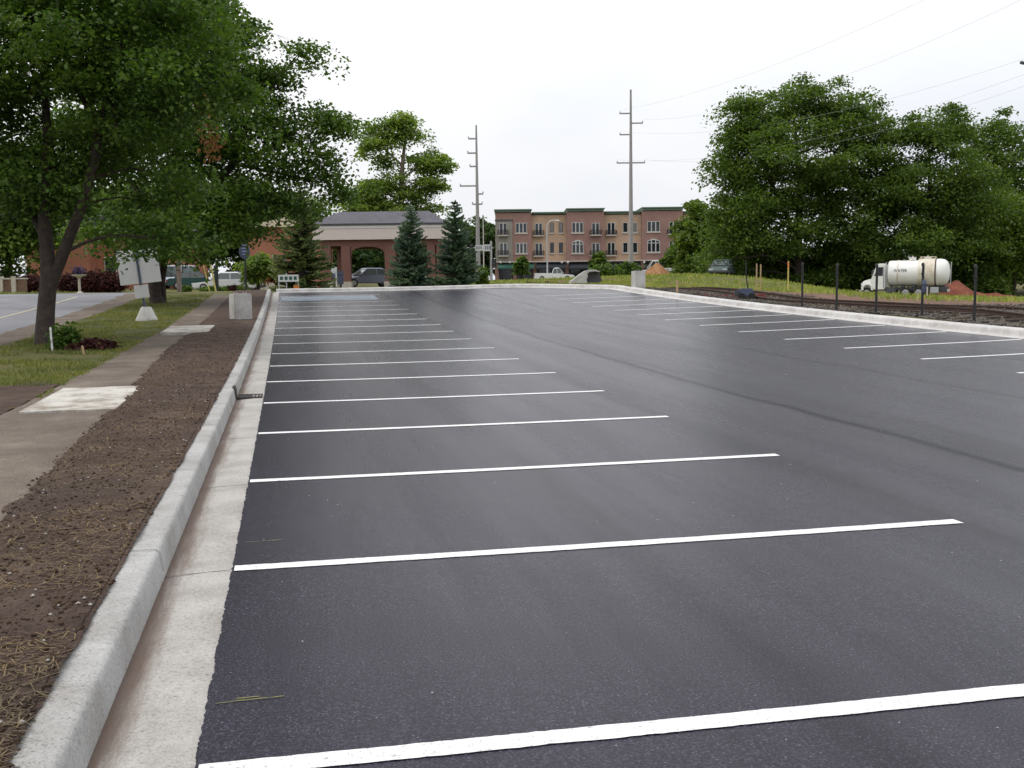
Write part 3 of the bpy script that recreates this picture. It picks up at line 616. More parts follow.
# tree behind the canopy
B = ground(402, 286, 100); B.z -= .1; D = 100
tree('open_tree', 'tall loose light green tree rising behind the brick canopy roof', B,
     [([(0, 0, 0), rel(B, 401, 240, D), rel(B, 401, 200, D), rel(B, 402, 170, D), rel(B, 405, 140, D), rel(B, 408, 112, D)], [.36, .32, .26, .2, .12, .03]),
      ([rel(B, 402, 180, D), rel(B, 425, 160, D), rel(B, 445, 165, D)], [.12, .08, .03]), ([rel(B, 402, 165, D), rel(B, 380, 145, D), rel(B, 364, 152, D)], [.12, .07, .03]),
      ([rel(B, 401, 200, D), rel(B, 378, 190, D), rel(B, 355, 200, D)], [.12, .08, .03]), ([rel(B, 405, 150, D), rel(B, 395, 125, D)], [.08, .03])],
     [blob(B, 408, 118, D, 15, 9), blob(B, 396, 128, D, 20, 9), blob(B, 376, 128, D, 14, 6), blob(B, 367, 150, D, 10, 11), blob(B, 385, 143, D, 18, 9), blob(B, 414, 135, D, 13, 8), blob(B, 425, 160, D, 22, 10), blob(B, 440, 165, D, 13, 11), blob(B, 430, 182, D, 22, 10),
      blob(B, 375, 190, D, 24, 12), blob(B, 355, 203, D, 16, 12), blob(B, 395, 185, D, 16, 14), blob(B, 415, 200, D, 18, 10), blob(B, 390, 160, D, 12, 7, 10, 1.2), blob(B, 436, 205, D, 10, 4, 8, 1.2), blob(B, 380, 210, D, 34, 10)],
     230, 110, .24, 'lightgreen', 'bark_pale', .58, .4, 31, limbs=80, rough=.25, hollow=.3, lr=.05)
# distant wood behind the signal mast and more trees behind the buildings
GRP2 = 'distant trees along the skyline'
pr = simple_tree('distant_tree', 'hazy green tree far off, directly left of the apartment block', 483, 281, 205, 215, 17, 'fargreen', 41, GRP2, 80, 70, .75, .05)
for i, (px, D, s, lb) in enumerate([(466, 215, 1.0, 'hazy green tree far off behind the taller utility mast'), (449, 205, .95, 'hazy green tree far off behind the right spruce'), (432, 220, .9, 'hazy green tree far off, seen low behind the canopy roof end'),
                                    (372, 150, .7, 'green tree seen through the brick arch behind the dark car'), (357, 140, .62, 'green tree at the left side of the view through the brick arch'), (388, 160, .7, 'green tree at the right side of the view through the brick arch'),
                                    (415, 150, .68, 'green tree behind the middle spruce, low behind the canopy'), (337, 150, .66, 'green tree behind the left canopy columns')]):
    copy_tree(pr, ground(px, 281, D, -.1), i*1.3, s, lb)
pl = simple_tree('background_tree', 'dark tree behind the left road, at the left edge of the picture', 8, 291, 78, 165, 62, 'oakgreen', 43, 'dark trees behind the left road', 170, 110, .3, .08)
for i, (px, D, s, lb) in enumerate([(128, 100, 1.15, 'dark tree behind the brick house, right of its gable'), (190, 108, 1.25, 'dark tree behind the parked cars on the left'), (245, 104, 1.2, 'dark tree behind the round blue sign'), (290, 118, 1.15, 'dark tree behind the left spruce'), (60, 112, 1.35, 'dark tree behind the brick house gable')]):
    copy_tree(pl, ground(px, 290, D, -.1), 1+i*1.7, s, lb)
simple_tree('young_tree', 'young light green tree beside the round blue sign', 258, 290, 70, 250, 17, 'lightgreen', 45, None, 60, 90, .2, .25)
simple_tree('young_tree', 'young tree with salmon red leaves left of the big spruce', 276, 290, 72, 254, 11, 'salmon', 46, None, 40, 90, .2, .25)

# spruces
def spruce(label, px, py, D, top, halfw, leaf, seed):
    base = ground(px, py, D, -.05); r_ = np.random.RandomState(seed); s = D/FOC; H = (py-top)*s; W = halfw*s
    root = empty('spruce_tree', base, r_.rand()*6, label, 'spruce', 'spruces at the far end of the lot')
    mb = MB(); mb.tube([(0, 0, 0), (0, 0, H*.5), (0, 0, H*.97)], [H*.022, H*.014, .01], 8); Vs = []; n0 = 0; pts = []
    z = .12
    while z < H*.985:
        f = 1-z/H; ln = W*(f**.82)*1.04+.05; nb = max(5, int(14*f+5))
        for j in range(nb):
            a = r_.rand()*6.28; L = ln*(.68+.42*r_.rand()); dr = -.28*f+.35*(1-f)-.05+.14*r_.randn(); zb = z+.22*(r_.rand()-.3)*(f+.2)
            d = np.array([math.cos(a), math.sin(a)])
            m = max(3, int(L/.085))
            q = np.linspace(.12, 1, m); zz = zb+L*(dr*q+.32*q*q*f)
            P = np.column_stack([d[0]*L*q, d[1]*L*q, zz])
            mb.tube([(0, 0, zb), tuple(P[m//2]), tuple(P[-1])], [.02*f+.006, .012*f+.004, .003], 4, False)
            side = np.array([-d[1], d[0], 0])
            for k in range(m):
                wdt = .42*L*(1-q[k]*.75)*.5
                for sd_ in (-1, 1, 0):
                    aa = (r_.rand(3)-.5)*[.04, .04, .05]
                    p0 = P[k]+aa
                    tipv = (np.array([d[0], d[1], dr+.4*q[k]])*.6+side*sd_*.9)*wdt + np.array([0, 0, -.15*wdt+.05*r_.randn()-.03]) if sd_ else np.array([d[0], d[1], dr+.6*q[k]*f])*.16
                    pts.append((p0, p0+tipv))
        z += (.16+.10*f)*(.8+.4*r_.rand())*max(.55, H/5.2)
    A0 = np.array([p[0] for p in pts]); A1 = np.array([p[1] for p in pts]); d = A1-A0; L = np.linalg.norm(d, axis=1)[:, None]+1e-6; dn = d/L
    sdv = np.cross(dn, [0, 0, 1.0]); sdv /= np.linalg.norm(sdv, axis=1)[:, None]+1e-6; up = np.cross(sdv, dn)
    wd = .045+.045*r_.rand(len(A0), 1); nn = len(A0); mid = A0+d*.5
    V = np.stack([A0, mid+sdv*wd-up*wd*1.1, A1, mid-sdv*wd-up*wd*1.1, mid+up*.02], 1).reshape(-1, 3); i = (np.arange(nn)*5)[:, None]
    F = np.concatenate([i+[0, 1, 4], i+[1, 2, 4], i+[2, 3, 4], i+[3, 0, 4]], 0)
    mb.build('trunk', M['bark'], root, True); mesh_np('crown', V, F, M[leaf], root)
    return root
spruce('broad olive green spruce left of the brick canopy, widest of the three', 303, 291, 61, 182, 34, 'spruce_olive', 51)
spruce('slender spruce directly in front of the canopy roof', 412, 289, 60, 205, 25, 'spruce', 52)
spruce('dense spruce at the right end of the canopy, beside the yellow green shrub', 456, 289, 59.5, 202, 27, 'spruce', 53)

# shrubs and hedges
def shrub(name, label, px, py, D, w_, h_, leaf, seed, cat='shrub', group=None, per=60, n=40, ls=.12, depth=None):
    B = ground(px, py, D, -.02); s = D/FOC; r_ = np.random.RandomState(seed); W, Hh = w_*s, h_*s
    root = empty(name, B, -YAW, label, cat, group); C = []
    for i in range(n):
        a = r_.rand()*6.28; q = r_.rand()**.5; C.append((math.cos(a)*q*W*.9, math.sin(a)*q*(depth or W*.8), Hh*(.15+.75*r_.rand())*(1-.35*q*q)))
    C = np.array(C); mb = MB()
    for c in C[:14]: mb.tube([(c[0]*.15, c[1]*.15, 0), (c[0]*.6, c[1]*.6, c[2]*.6), tuple(c)], [.02, .012, .004], 4, False)
    mb.build('stems', M['bark'], root)
    L = (C[:, None]+r_.randn(n, per, 3)*np.array([W*.16, W*.14, Hh*.12])).reshape(-1, 3); L[:, 2] = np.abs(L[:, 2])+.01
    V, F = leaf_arrays(L, ls, r_, .1, .8); mesh_np('leaves', V, F, M[leaf], root); return root
shrub('shrub', 'small dark leafy shrub at the foot of the forked maple', 66, 360, 22.6, 15, 29, 'maple', 61, per=26, n=26, ls=.09)
shrub('cuttings_pile', 'low heap of browning cut foliage right of the shrub under the maple', 93, 358, 22.4, 22, 12, 'redleaf', 62, 'cuttings', per=34, n=26, ls=.08, depth=.35)
shrub('hedge', 'long dark red barberry hedge in front of the brick house, across the road', 92, 295, 72, 34, 21, 'redleaf', 63, 'hedge', per=110, n=90, ls=.16, depth=.8)
shrub('hedge', 'clipped dark red hedge at the left picture edge across the road', 30, 297, 70, 22, 18, 'redleaf', 64, 'hedge', per=90, n=50, ls=.16, depth=.7)
GS = 'round clipped shrubs before the parked silver car'
for i, (px, w_, h_, lf, lb) in enumerate([(187, 5, 8, 'oakgreen', 'round green shrub left of the parked silver car'), (209, 10, 7, 'oakgreen', 'low green shrub under the bonnet of the parked silver car'), (224, 7, 7, 'oakgreen', 'green shrub before the front door of the parked silver car'),
                                          (233, 6, 7, 'redleaf', 'dark red shrub between two green ones before the silver car'), (243, 6, 7, 'oakgreen', 'rightmost green shrub beside the post of the round blue sign')]):
    shrub('clipped_shrub', lb, px, 295, 66, w_, h_, lf, 70+i, group=GS, per=50, n=22, ls=.1, depth=w_*.06)
shrub('shrub', 'narrow yellow green shrub at the right foot of the right spruce', 483, 289, 62, 6, 22, 'yellowgreen', 80, per=60, n=40, ls=.12)
GT = 'street trees before the apartment block'
stt = simple_tree('street_tree', 'small street tree before the left end of the apartment block', 522, 281, 160, 257, 7, 'oakgreen', 81, GT, 40, 60, .4, .35)
for i, (px, D, s, lb) in enumerate([(597, 160, 1.15, 'small street tree before the middle of the apartment block'), (672, 158, 1.35, 'street tree before the right part of the apartment block')]):
    copy_tree(stt, ground(px, 281, D, -.1), 1+i, s, lb)
GB = 'dark bushes along the street'
for i, (px, w_, h_, D, lb) in enumerate([(606, 16, 17, 120, 'dark bush right behind the concrete culvert end'), (628, 13, 18, 122, 'dark bush left of the utility pole with four arms'), (690, 17, 19, 126, 'dark bush left of the parked green car'), (655, 9, 10, 140, 'small dark bush behind the pale truck'), (762, 22, 20, 106, 'dark bush at the foot of the tall trees, right of the green car'), (820, 26, 22, 103, 'dark undergrowth bush left of the tank truck'), (975, 32, 26, 102, 'dark undergrowth bush behind the red dirt heap')]):
    shrub('bush', lb, px, 283 if D > 110 else 287, D, w_, h_, 'oakgreen', 90+i, group=GB, per=90, n=60, ls=.3)

# ------------------------------------------------------------------ plain materials
M['white_metal'] = vary('white_metal', (.72, .72, .70), .08, 3, .45)
M['sign_back'] = vary('sign_back', (.62, .62, .62), .08, 2, .5)
M['steel'] = vary('galvanised_steel', (.42, .43, .44), .15, 4, .5, .3)
M['post_blue'] = vary('post_blue', (.07, .085, .14), .3, 8, .5)
M['black'] = vary('black_metal', (.012, .012, .014), .3, 6, .5)
M['rubber'] = vary('rubber', (.02, .02, .02), .3, 8, .9)
M['rim'] = vary('wheel_rim', (.35, .35, .36), .2, 5, .4, .5)
M['glass'] = vary('dark_glass', (.02, .025, .03), .3, 2, .08, spec=.6)
M['car_glass'] = vary('car_glass', (.05, .065, .065), .2, 2, .06, spec=.7)
M['lamp_red'] = vary('tail_lamp', (.35, .02, .02), .1, 4, .3)
M['lamp_clear'] = vary('head_lamp', (.6, .6, .58), .1, 4, .2)
M['wood_stake'] = vary('raw_wood', (.42, .30, .17), .25, 9, .85)
M['stake_yellow'] = vary('stake_yellow', (.55, .48, .13), .2, 7, .7)
M['orange'] = vary('marker_orange', (.65, .22, .05), .15, 7, .6)
M['pole_wood'] = vary('weathered_pole', (.34, .325, .32), .25, 5, .9)
M['iron'] = vary('rusty_iron', (.07, .042, .032), .4, 10, .8, .2)
M['sleeper'] = vary('tarred_sleeper', (.06, .045, .036), .4, 8, .95)
M['rust_grate'] = vary('cast_iron', (.045, .036, .034), .4, 20, .75, .3)
M['trim'] = vary('beige_trim', (.60, .52, .475), .06, 3, .6)
M['trim_light'] = vary('pale_trim', (.62, .585, .56), .06, 3, .6)
M['stone'] = vary('stone_base', (.46, .41, .34), .2, 5, .85)
def m_brick(name, a, b_, mortar, sx=4.5):
    mt, t, b = new_mat(name); co = nd(t, 'ShaderNodeTexCoord').outputs['Object']
    sp = nd(t, 'ShaderNodeSeparateXYZ'); t.links.new(co, sp.inputs[0]); ad = nd(t, 'ShaderNodeMath', operation='ADD'); t.links.new(sp.outputs[0], ad.inputs[0]); t.links.new(sp.outputs[1], ad.inputs[1])
    cb = nd(t, 'ShaderNodeCombineXYZ'); t.links.new(ad.outputs[0], cb.inputs[0]); t.links.new(sp.outputs[2], cb.inputs[1])
    br = nd(t, 'ShaderNodeTexBrick'); t.links.new(cb.outputs[0], br.inputs['Vector']); br.inputs['Scale'].default_value = sx
    br.inputs['Color1'].default_value = lin(a); br.inputs['Color2'].default_value = lin(b_); br.inputs['Mortar'].default_value = lin(mortar); br.inputs['Mortar Size'].default_value = .015
    n = noise_tex(t, .6, 5, .6, co)
    t.links.new(mixc(t, 1.0, br.outputs[0], ramp(t, n.outputs['Fac'], [(.3, .85), (.7, 1.12)]).outputs[0], 'MULTIPLY'), b.inputs['Base Color']); b.inputs['Roughness'].default_value = .9
    return mt
M['brick_red'] = m_brick('red_brick', (.26, .14, .115), (.31, .17, .14), (.36, .28, .24))  # lightened and greyed, distance haze is put into the brick colour
M['brick_orange'] = m_brick('orange_brick', (.45, .29, .19), (.50, .335, .22), (.52, .42, .34))  # haze worked into this brick colour as well
M['brick_grey'] = m_brick('greygreen_panel', (.26, .24, .20), (.29, .265, .225), (.22, .2, .17))
M['brick_brown'] = m_brick('brown_brick', (.15, .065, .05), (.19, .08, .06), (.20, .14, .12))
M['brick_house'] = m_brick('house_brick', (.33, .12, .065), (.38, .15, .085), (.34, .2, .15))
M['shingle'] = m_brick('roof_shingle', (.075, .07, .085), (.105, .10, .12), (.05, .05, .06), 3.0)
M['shingle_tan'] = m_brick('tan_shingle', (.20, .17, .10), (.25, .21, .13), (.12, .1, .07), 3.0)
M['cornice'] = vary('green_cornice', (.15, .21, .155), .15, 2, .6)
M['awning'] = vary('green_awning', (.03, .10, .07), .2, 3, .8)
M['awning_dark'] = vary('dark_awning', (.025, .03, .035), .2, 3, .8)
M['frame_white'] = vary('window_frame', (.55, .54, .52), .08, 3, .5)
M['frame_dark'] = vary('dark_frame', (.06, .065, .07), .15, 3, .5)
M['shopfront'] = vary('shopfront', (.10, .06, .055), .6, .45, .5, c2=(.02, .025, .03))
M['sill'] = vary('stone_sill', (.50, .44, .38), .1, 4, .8)

# ------------------------------------------------------------------ blocks, sign, drain, fence posts, railway
def conc_block(label, cx, cy, w_, d_, h_, rz):
    root = empty('lamp_footing', (cx, cy, qlot(0 if cx < 0 else 15, cy)+.08), rz, label, 'concrete footing', 'square concrete lamp footings')
    MB().box(-w_/2, w_/2, -d_/2, d_/2, -.1, h_).build('block', M['block'], root, bevel=.02)
    for sx in (-1, 1):
        for sy in (-1, 1): MB().tube([(sx*w_*.25, sy*d_*.25, h_-.02), (sx*w_*.25, sy*d_*.25, h_+.05)], .012, 6).build('anchor_bolt', M['steel'], root)
conc_block('square pale concrete footing on the soil strip beside the left kerb', -1.38, 33.1, .54, .54, .84, .35)
conc_block('square pale concrete footing behind the right kerb before the grass', 15.9, 46.9, .5, .5, .82, .12)

B = ground(147, 325, 32.6); B.z = qlot(0, B.y)+.09
root = empty('leaning_sign', B, -YAW+.12, 'leaning white sign board seen from behind, on a post in a concrete foot', 'sign')
lean = Matrix.Rotation(R(-5.5), 4, 'Y') @ Matrix.Rotation(R(2), 4, 'X')
def leaned(mb, name, mt, **k):
    mb.v = [tuple(lean @ Vector(v)) for v in mb.v]; return mb.build(name, mt, root, **k)
MB().lathe([(.35, -.05), (.34, .02), (.30, .1), (.16, .40), (.14, .42)], n=12).build('concrete_foot', M['block'], root, True)
leaned(MB().box(-.03, .03, -.03, .03, .3, 2.36), 'post', M['post_blue'])
leaned(MB().box(-.60, .62, -.062, -.036, 1.14, 2.18), 'sign_board', M['sign_back'], bevel=.006)
leaned(MB().box(-.22, .20, -.066, -.036, .70, 1.10), 'small_plate', M['sign_back'], bevel=.004)
leaned(MB().box(-.035, .035, -.09, -.066, 1.1, 2.28), 'post_channel', M['post_blue'])
for z in (1.3, 2.05): leaned(MB().tube([(0, -.10, z), (0, -.06, z)], .014, 6), 'bolt', M['steel'])

yd = 15.32; root = empty('storm_drain', (-.55, yd, qlot(0, yd)), 0, 'rusty iron storm drain grate with raised back plate in the left gutter', 'storm drain')
mb = MB(); mb.box(-.17, .17, -.24, -.21, -.02, .016); mb.box(-.17, .17, .21, .24, -.02, .016); mb.box(-.17, -.145, -.21, .21, -.02, .016); mb.box(.145, .17, -.21, .21, -.02, .016)
for i in range(6): mb.box(-.135+.048*i, -.11+.048*i, -.21, .21, -.02, .0155)
mb.build('grate', M['rust_grate'], root)
MB().box(-.145, .145, -.21, .21, -.021, .003).build('sump', M['black'], root)
MB().prism([(-.185, -.02), (-.19, .10), (-.205, .152), (-.235, .160), (-.235, -.02)], -.19, .19).build('back_plate', M['rust_grate'], root, bevel=.006)

FP = ['the truck cab', 'the left end of its tank', 'the middle of its tank', 'the rear of its tank', 'the red dirt heap']
for i, (px, py, y) in enumerate([(802, 306.7, 31.5), (836.5, 309.8, 29.31), (876, 312.6, 27.11), (921.8, 317.4, 24.9), (974, 323, 22.74)]):
    lb = ['farthest black fence post, leftmost of the five behind the right kerb', 'second black fence post from the left, left of the tank truck', 'black fence post standing in front of the tank truck cab', 'black fence post standing in front of the rear half of the tank', 'nearest black fence post, in front of the red dirt heap'][i]
    root = empty('fence_post', (16.2, y, T(16.2, y)-.1), 0, lb, 'fence post', 'black fence posts behind the right kerb')
    MB().tube([(0, 0, 0), (.004*i, 0, 1.45)], .034, 10).build('post', M['black'], root, True)
    MB().lathe([(.04, 1.43), (.04, 1.47), (.025, 1.51), (.005, 1.52)], n=10).build('post_cap', M['black'], root, True)
    MB().lathe([(.041, 1.2), (.041, 1.25)], n=10).build('band', M['black'], root)
# a small bag / tool hanging low on one post
p = (16.2, 24.82, T(16.2, 24.9)); root = empty('dark_bundle', (p[0], p[1], p[2]+.62), 0, 'dark blue bundle tied half way up the fence post before the tank', 'bundle')
MB().lathe([(.02, 0), (.052, .04), (.06, .16), (.055, .3), (.03, .36)], n=9).build('cloth', M['post_blue'], root, True)
MB().lathe([(.063, .2), (.063, .23)], n=9).build('tie', M['black'], root)

root = empty('railway_track', (0, 0, 0), 0, 'low rusty railway track on ballast behind the right kerb', 'railway track')
for X in (17.75, 19.2):
    prof = [(-.07, 0), (.07, 0), (.07, .02), (.018, .035), (.018, .11), (.036, .12), (.036, .155), (-.036, .155), (-.036, .12), (-.018, .11), (-.018, .035), (-.07, .02)]
    V = []; ys = [2+1.5*i for i in range(52)]
    for y in ys:
        z = T(18.4, y)
        for x, h in prof: V.append((X+x, y, z+h))
    n = len(prof); mb = MB(); mb.add(V, [(i*n+j, i*n+(j+1) % n, (i+1)*n+(j+1) % n, (i+1)*n+j) for i in range(len(ys)-1) for j in range(n)]); mb.build('rail', M['iron'], root)
for i in range(64):
    y = 14+.68*i; z = T(18.4, y); MB().box(17.2, 19.8, y-.11, y+.11, z-.16, z+.035, rot=.02*math.sin(i*3.1)).build('sleeper', M['sleeper'], root)

def stake(label, px, py, D, h, mt, lean_=0.0, r=.025, name='survey_stake', group='survey stakes', top=None, tz=None):
    b = ground(px, py, D) if tz is None else Vector((at(px, py, D).x, at(px, py, D).y, tz))
    root = empty(name, b, -YAW, label, 'stake', group)
    MB().prism([(-r, -.05), (r, -.05), (r+lean_*h, h), (lean_*h, h+.02), (-r+lean_*h, h)], -r*.6, r*.6).build('shaft', M[mt], root)
    if top: MB().box(-r*1.15+lean_*h*.95, r*1.15+lean_*h*.95, -r*.8, r*.8, h*.8, h*.97).build('painted_tip', M[top], root)
stake('white wooden stake against the near maple trunk', 53, 358, 22.4, .5, 'white_metal', -.04, .02)
stake('short pale stake in the grass before the cuttings heap', 85, 364, 21.3, .18, 'wood_stake', -.2, .02)
stake('pale stake right of the square footing, behind the right kerb', 677, 297, 44, .62, 'wood_stake', .02, .045, tz=T(16.3, 41)-.05)
stake('tall thin wooden stake, left one of the pair in the field grass', 756.5, 291, 52, 1.35, 'wood_stake', .0, .03)
stake('tall thin wooden stake close right of its twin in the field grass', 760.5, 292, 51, 1.3, 'wood_stake', .0, .03)
stake('tall stake with orange tip left of the farthest fence post', 788, 294, 49, 1.45, 'stake_yellow', .0, .028, top='orange')
stake('yellow stake leaning left, before the parked silver car', 216.5, 299, 55, 1.55, 'stake_yellow', -.17, .035)
stake('thinner yellow stake leaning left behind the other yellow stake', 210.5, 299, 57, 1.5, 'stake_yellow', -.2, .022)
stake('pale post standing on the verge left of the parked silver car', 180, 302, 56, 1.8, 'bark_pale', .0, .11, 'wooden_post', 'survey stakes')

# red rubble with a small dark engine beside the track
b = ground(730, 296, 42); b.z = T(16.9, 38.5)
r_ = random.Random(5)
root = empty('tamping_machine', ground(745.5, 295.5, 41), -YAW, 'small dark machine with an upright handle standing among red bricks by the track', 'machine')
MB().box(-.28, .28, -.2, .2, .1, .42).build('engine', M['post_blue'], root, bevel=.05)
MB().tube([(.1, 0, .3), (.02, 0, .9), (0, 0, 1.5)], .022, 6).build('handle', M['black'], root)
for sx in (-.2, .2): MB().lathe([(.05, -.05), (.13, -.05), (.13, .05), (.05, .05)], (sx, -.2, .12), 12, 'y').build('wheel', M['rubber'], root)
MB().box(-.42, -.28, -.12, .12, .12, .34).build('tank', M['frame_dark'], root, bevel=.03)
mb = MB()
M['red_brick_plain'] = vary('loose_brick', (.22, .06, .05), .4, 6, .9)
pp = ground(730, 296, 42)
for i in range(34):
    a = -1.6+3.0*r_.random(); bb = .25*r_.random(); c = math.cos(-YAW); s_ = math.sin(-YAW)
    mb.box(a-.1, a+.1, bb-.05, bb+.05, -.02, .05+.1*r_.random(), rot=r_.random()*3)
root = empty('brick_rubble', pp, -YAW, 'line of broken red bricks lying along the track before the field', 'rubble'); mb.build('bricks', M['red_brick_plain'], root)

# ------------------------------------------------------------------ utility poles and wires
def tpole(label, px, py, D, top, arms, r0, r1, name='utility_pole'):
    b = ground(px, py, D, -.3); s = D/FOC; root = empty(name, b, -YAW, label, 'utility pole', 'tall utility poles')
    Hh = (py-top)*s+.3
    MB().tube([(0, 0, 0), (0, 0, Hh*.5), (0, 0, Hh)], [r0, (r0+r1)/2, r1], 12).build('shaft', M['pole_wood'], root, True)
    tips = []
    for py_, xa, xb in arms:
        z = (py-py_)*s+.3
        MB().box(xa*s, xb*s, -.07, .07, z-.08, z+.08).build('crossarm', M['pole_wood'], root)
        for xx in (xa, xb):
            if abs(xx) > 1:
                MB().lathe([(.04, 0), (.08, .05), (.05, .1), (.08, .15), (.03, .22)], (xx*s*.97, 0, z+.07), 8).build('insulator', M['steel'], root)
                tips.append(Vector((b.x+xx*s*.97*math.cos(YAW), b.y-xx*s*.97*math.sin(YAW), b.z+z+.4)))
    return root, tips
_, tips = tpole('tall utility pole with three short side arms and one long crossarm, before the apartment block', 631, 280, 134, 95,
          [(118, -11, 0), (127.5, 0, 12), (138.5, -11, 0), (166, -14, 14)], .33, .12)
tpole('slimmer utility pole left of the apartment block, with a long left arm', 478.5, 283, 120, 127,
      [(140, -8, 1), (154, -9, 1), (167, -7, 1), (186, -17, 1), (194, -1, 6), (204, -5, 5)], .28, .09)
M['wire'] = vary('wire', (.34, .345, .36), .1, 5, .6, .2)
def wire(label, a, b, sag, r=.007):
    pts = [a.lerp(b, i/24)-Vector((0, 0, sag*4*(i/24)*(1-i/24))) for i in range(25)]
    tag(MB().tube(pts, r, 5).build('power_line', M['wire'], None), label, 'power line', 'power lines on the right')
wire('upper power line crossing the sky toward the top edge, leftmost of them', tips[0], at(1010, -42, 62), 1.3)
wire('power line rising to the top right corner of the sky', tips[1], at(1090, -34, 62), 2.2)
e3 = at(1060, 47, 66)
wire('power line below the corner one, with a dark insulator near the right edge', tips[2], e3, 2.0)
wire('second lowest power line entering at the right edge', tips[3], at(1085, 52, 66), 2.2)
wire('lowest power line entering at the right edge', tips[4], at(1090, 62, 64), 2.2)
pi = at(1021, 62.5, 70.5)
root = empty('line_insulator', pi, .4, 'dark insulator string on a power line at the right edge of the sky', 'insulator')
mb = MB()
for i in range(7): mb.lathe([(.03, i*.16), (.12, i*.16+.03), (.03, i*.16+.1)], n=8, axis='x')
mb.build('discs', M['frame_dark'], root)

# street lamp, signal mast
root = facing('street_lamp', 547.5, 281, 150, 'grey street lamp with curved arm before the apartment block', 'street lamp'); s = 150/FOC
MB().tube([(0, 0, 0), (0, 0, 4)], [.12, .10], 10).build('pole_base', M['steel'], root, True)
MB().tube([(0, 0, 4), (0, 0, 7.4), (.12, 0, 8.0), (.45, 0, 8.4), (.9, 0, 8.5), (1.15, 0, 8.5)], [.10, .09, .085, .08, .07, .06], 10).build('curved_arm', M['steel'], root, True)
MB().lathe([(.05, 0), (.16, .12), (.17, .5), (.08, .66)], (1.1, 0, 8.46), 8, 'x', .6).build('lamp_head', M['trim_light'], root, True)
root = facing('signal_mast', 491.5, 282, 105, 'grey signal mast with white sign panels on its arm, left of the apartment block', 'signal mast'); s = 105/FOC
MB().tube([(0, 0, 0), (0, 0, 4.1)], [.14, .10], 10).build('mast', M['steel'], root, True)
MB().tube([(.25, 0, 3.4), (-2.55, 0, 3.45)], .06, 8).build('mast_arm', M['steel'], root, True)
for x0, x1, z0, z1 in ((-1.55, -.75, 3.15, 3.72), (-.68, -.08, 3.1, 3.75)): 
    o = MB().box(x0, x1, -.13, -.08, z0, z1).build('sign_panel', M['sign_back'], root)
    mb = MB()
    for k in range(3): mb.box(x0+.12+.2*k, x0+.22+.2*k, -.14, -.128, z0+.15, z1-.12)
    mb.build('lettering', M['post_blue'], o)
for x, z in ((-1.95, 3.42), (.3, 1.9)):
    o = MB().box(x-.2, x+.2, -.25, -.09, z-.45, z+.42).build('signal_head', M['black'], root, bevel=.03)
    for k in range(3): MB().lathe([(.09, -.28), (.09, -.24)], (x, 0, z-.27+.27*k), 10, 'y').build('lens', M['frame_dark'], o)
root = facing('flag_pole', 484, 282, 116, 'thin pale pole between the signal mast and the utility pole', 'pole')
MB().tube([(0, 0, 0), (0, 0, 7.3)], [.07, .04], 8).build('shaft', M['trim_light'], root, True); MB().lathe([(.01, 7.2), (.1, 7.3), (.1, 7.45), (.01, 7.5)], n=8).build('finial', M['trim_light'], root)

# ------------------------------------------------------------------ brick canopy
s = 70/FOC; root = facing('drive_through_canopy', 382, 289, 70, 'brick drive through canopy with grey hipped roof and beige fascia', 'canopy')
def X(px): return (px-382)*s
def Z(py, px=382): return (289-(px-382)*.0121-py)*s
x0, x1 = X(314), X(447); zt, zb, ze = Z(226), Z(241), Z(210.5); dep = 7.2
mb = MB(); ov = .12
rx0, rx1 = X(334), X(427)
mb.add([(x0-ov, -ov, zt+.05), (x1+ov, -ov, zt+.05), (x1+ov, dep+ov, zt+.05), (x0-ov, dep+ov, zt+.05), (rx0, dep*.42, ze), (rx1, dep*.42, ze), (rx1, dep*.58, ze), (rx0, dep*.58, ze)],
       [(0, 1, 5, 4), (1, 2, 6, 5), (2, 3, 7, 6), (3, 0, 4, 7), (4, 5, 6, 7), (3, 2, 1, 0)])
mb.build('roof', M['shingle'], root)
MB().box(x0-.1, x1+.1, -.1, dep+.1, zt-.06, zt+.04).build('gutter', M['frame_dark'], root)
MB().box(x0-.03, x1+.03, -.03, dep+.03, zt-.26, zt-.07).build('upper_fascia', M['trim_light'], root)
MB().box(x0, x1, 0, dep, zb, zt-.27).build('fascia', M['trim'], root)
bz = Z(247)
MB().box(x0+.3, x1-.3, .3, .7, bz, zb-.01).build('beam', M['brick_brown'], root)
MB().box(x0+.3, x1-.3, dep-.7, dep-.3, bz, zb-.01).build('beam', M['brick_brown'], root)
for xx in (x0+.3, x1-.7): MB().box(xx, xx+.4, .72, dep-.72, bz, zb-.01).build('beam', M['brick_brown'], root)
for px, wpx in ((326.5, 9), (346, 9), (390.5, 11), (431.5, 8), (441, 8)):
    for yy in (.22, dep-.75):
        if yy > 1 and px in (346, 441): continue
        c = X(px); w_ = wpx*s/2
        o = MB().box(c-w_, c+w_, yy, yy+.55, .42, bz-.004).build('column', M['brick_brown'], root)
        MB().box(c-w_-.07, c+w_+.07, yy-.07, yy+.62, -.15, .415).build('base', M['stone'], o, bevel=.02)
# arched infill between two columns
mb = MB(); xa, xb = X(350.8), X(384.8); prof = [(xa, bz-.003), (xa, Z(258))]
for i in range(13):
    a = math.pi*(1-i/12); prof.append(((xa+xb)/2+(xb-xa)/2*.98*math.cos(a), Z(258)+(bz-.06-Z(258))*math.sin(a)**.55))
prof += [(xb, Z(258)), (xb, bz-.003)]
mb.prism(prof, .32, .68).build('arch', M['brick_brown'], root)
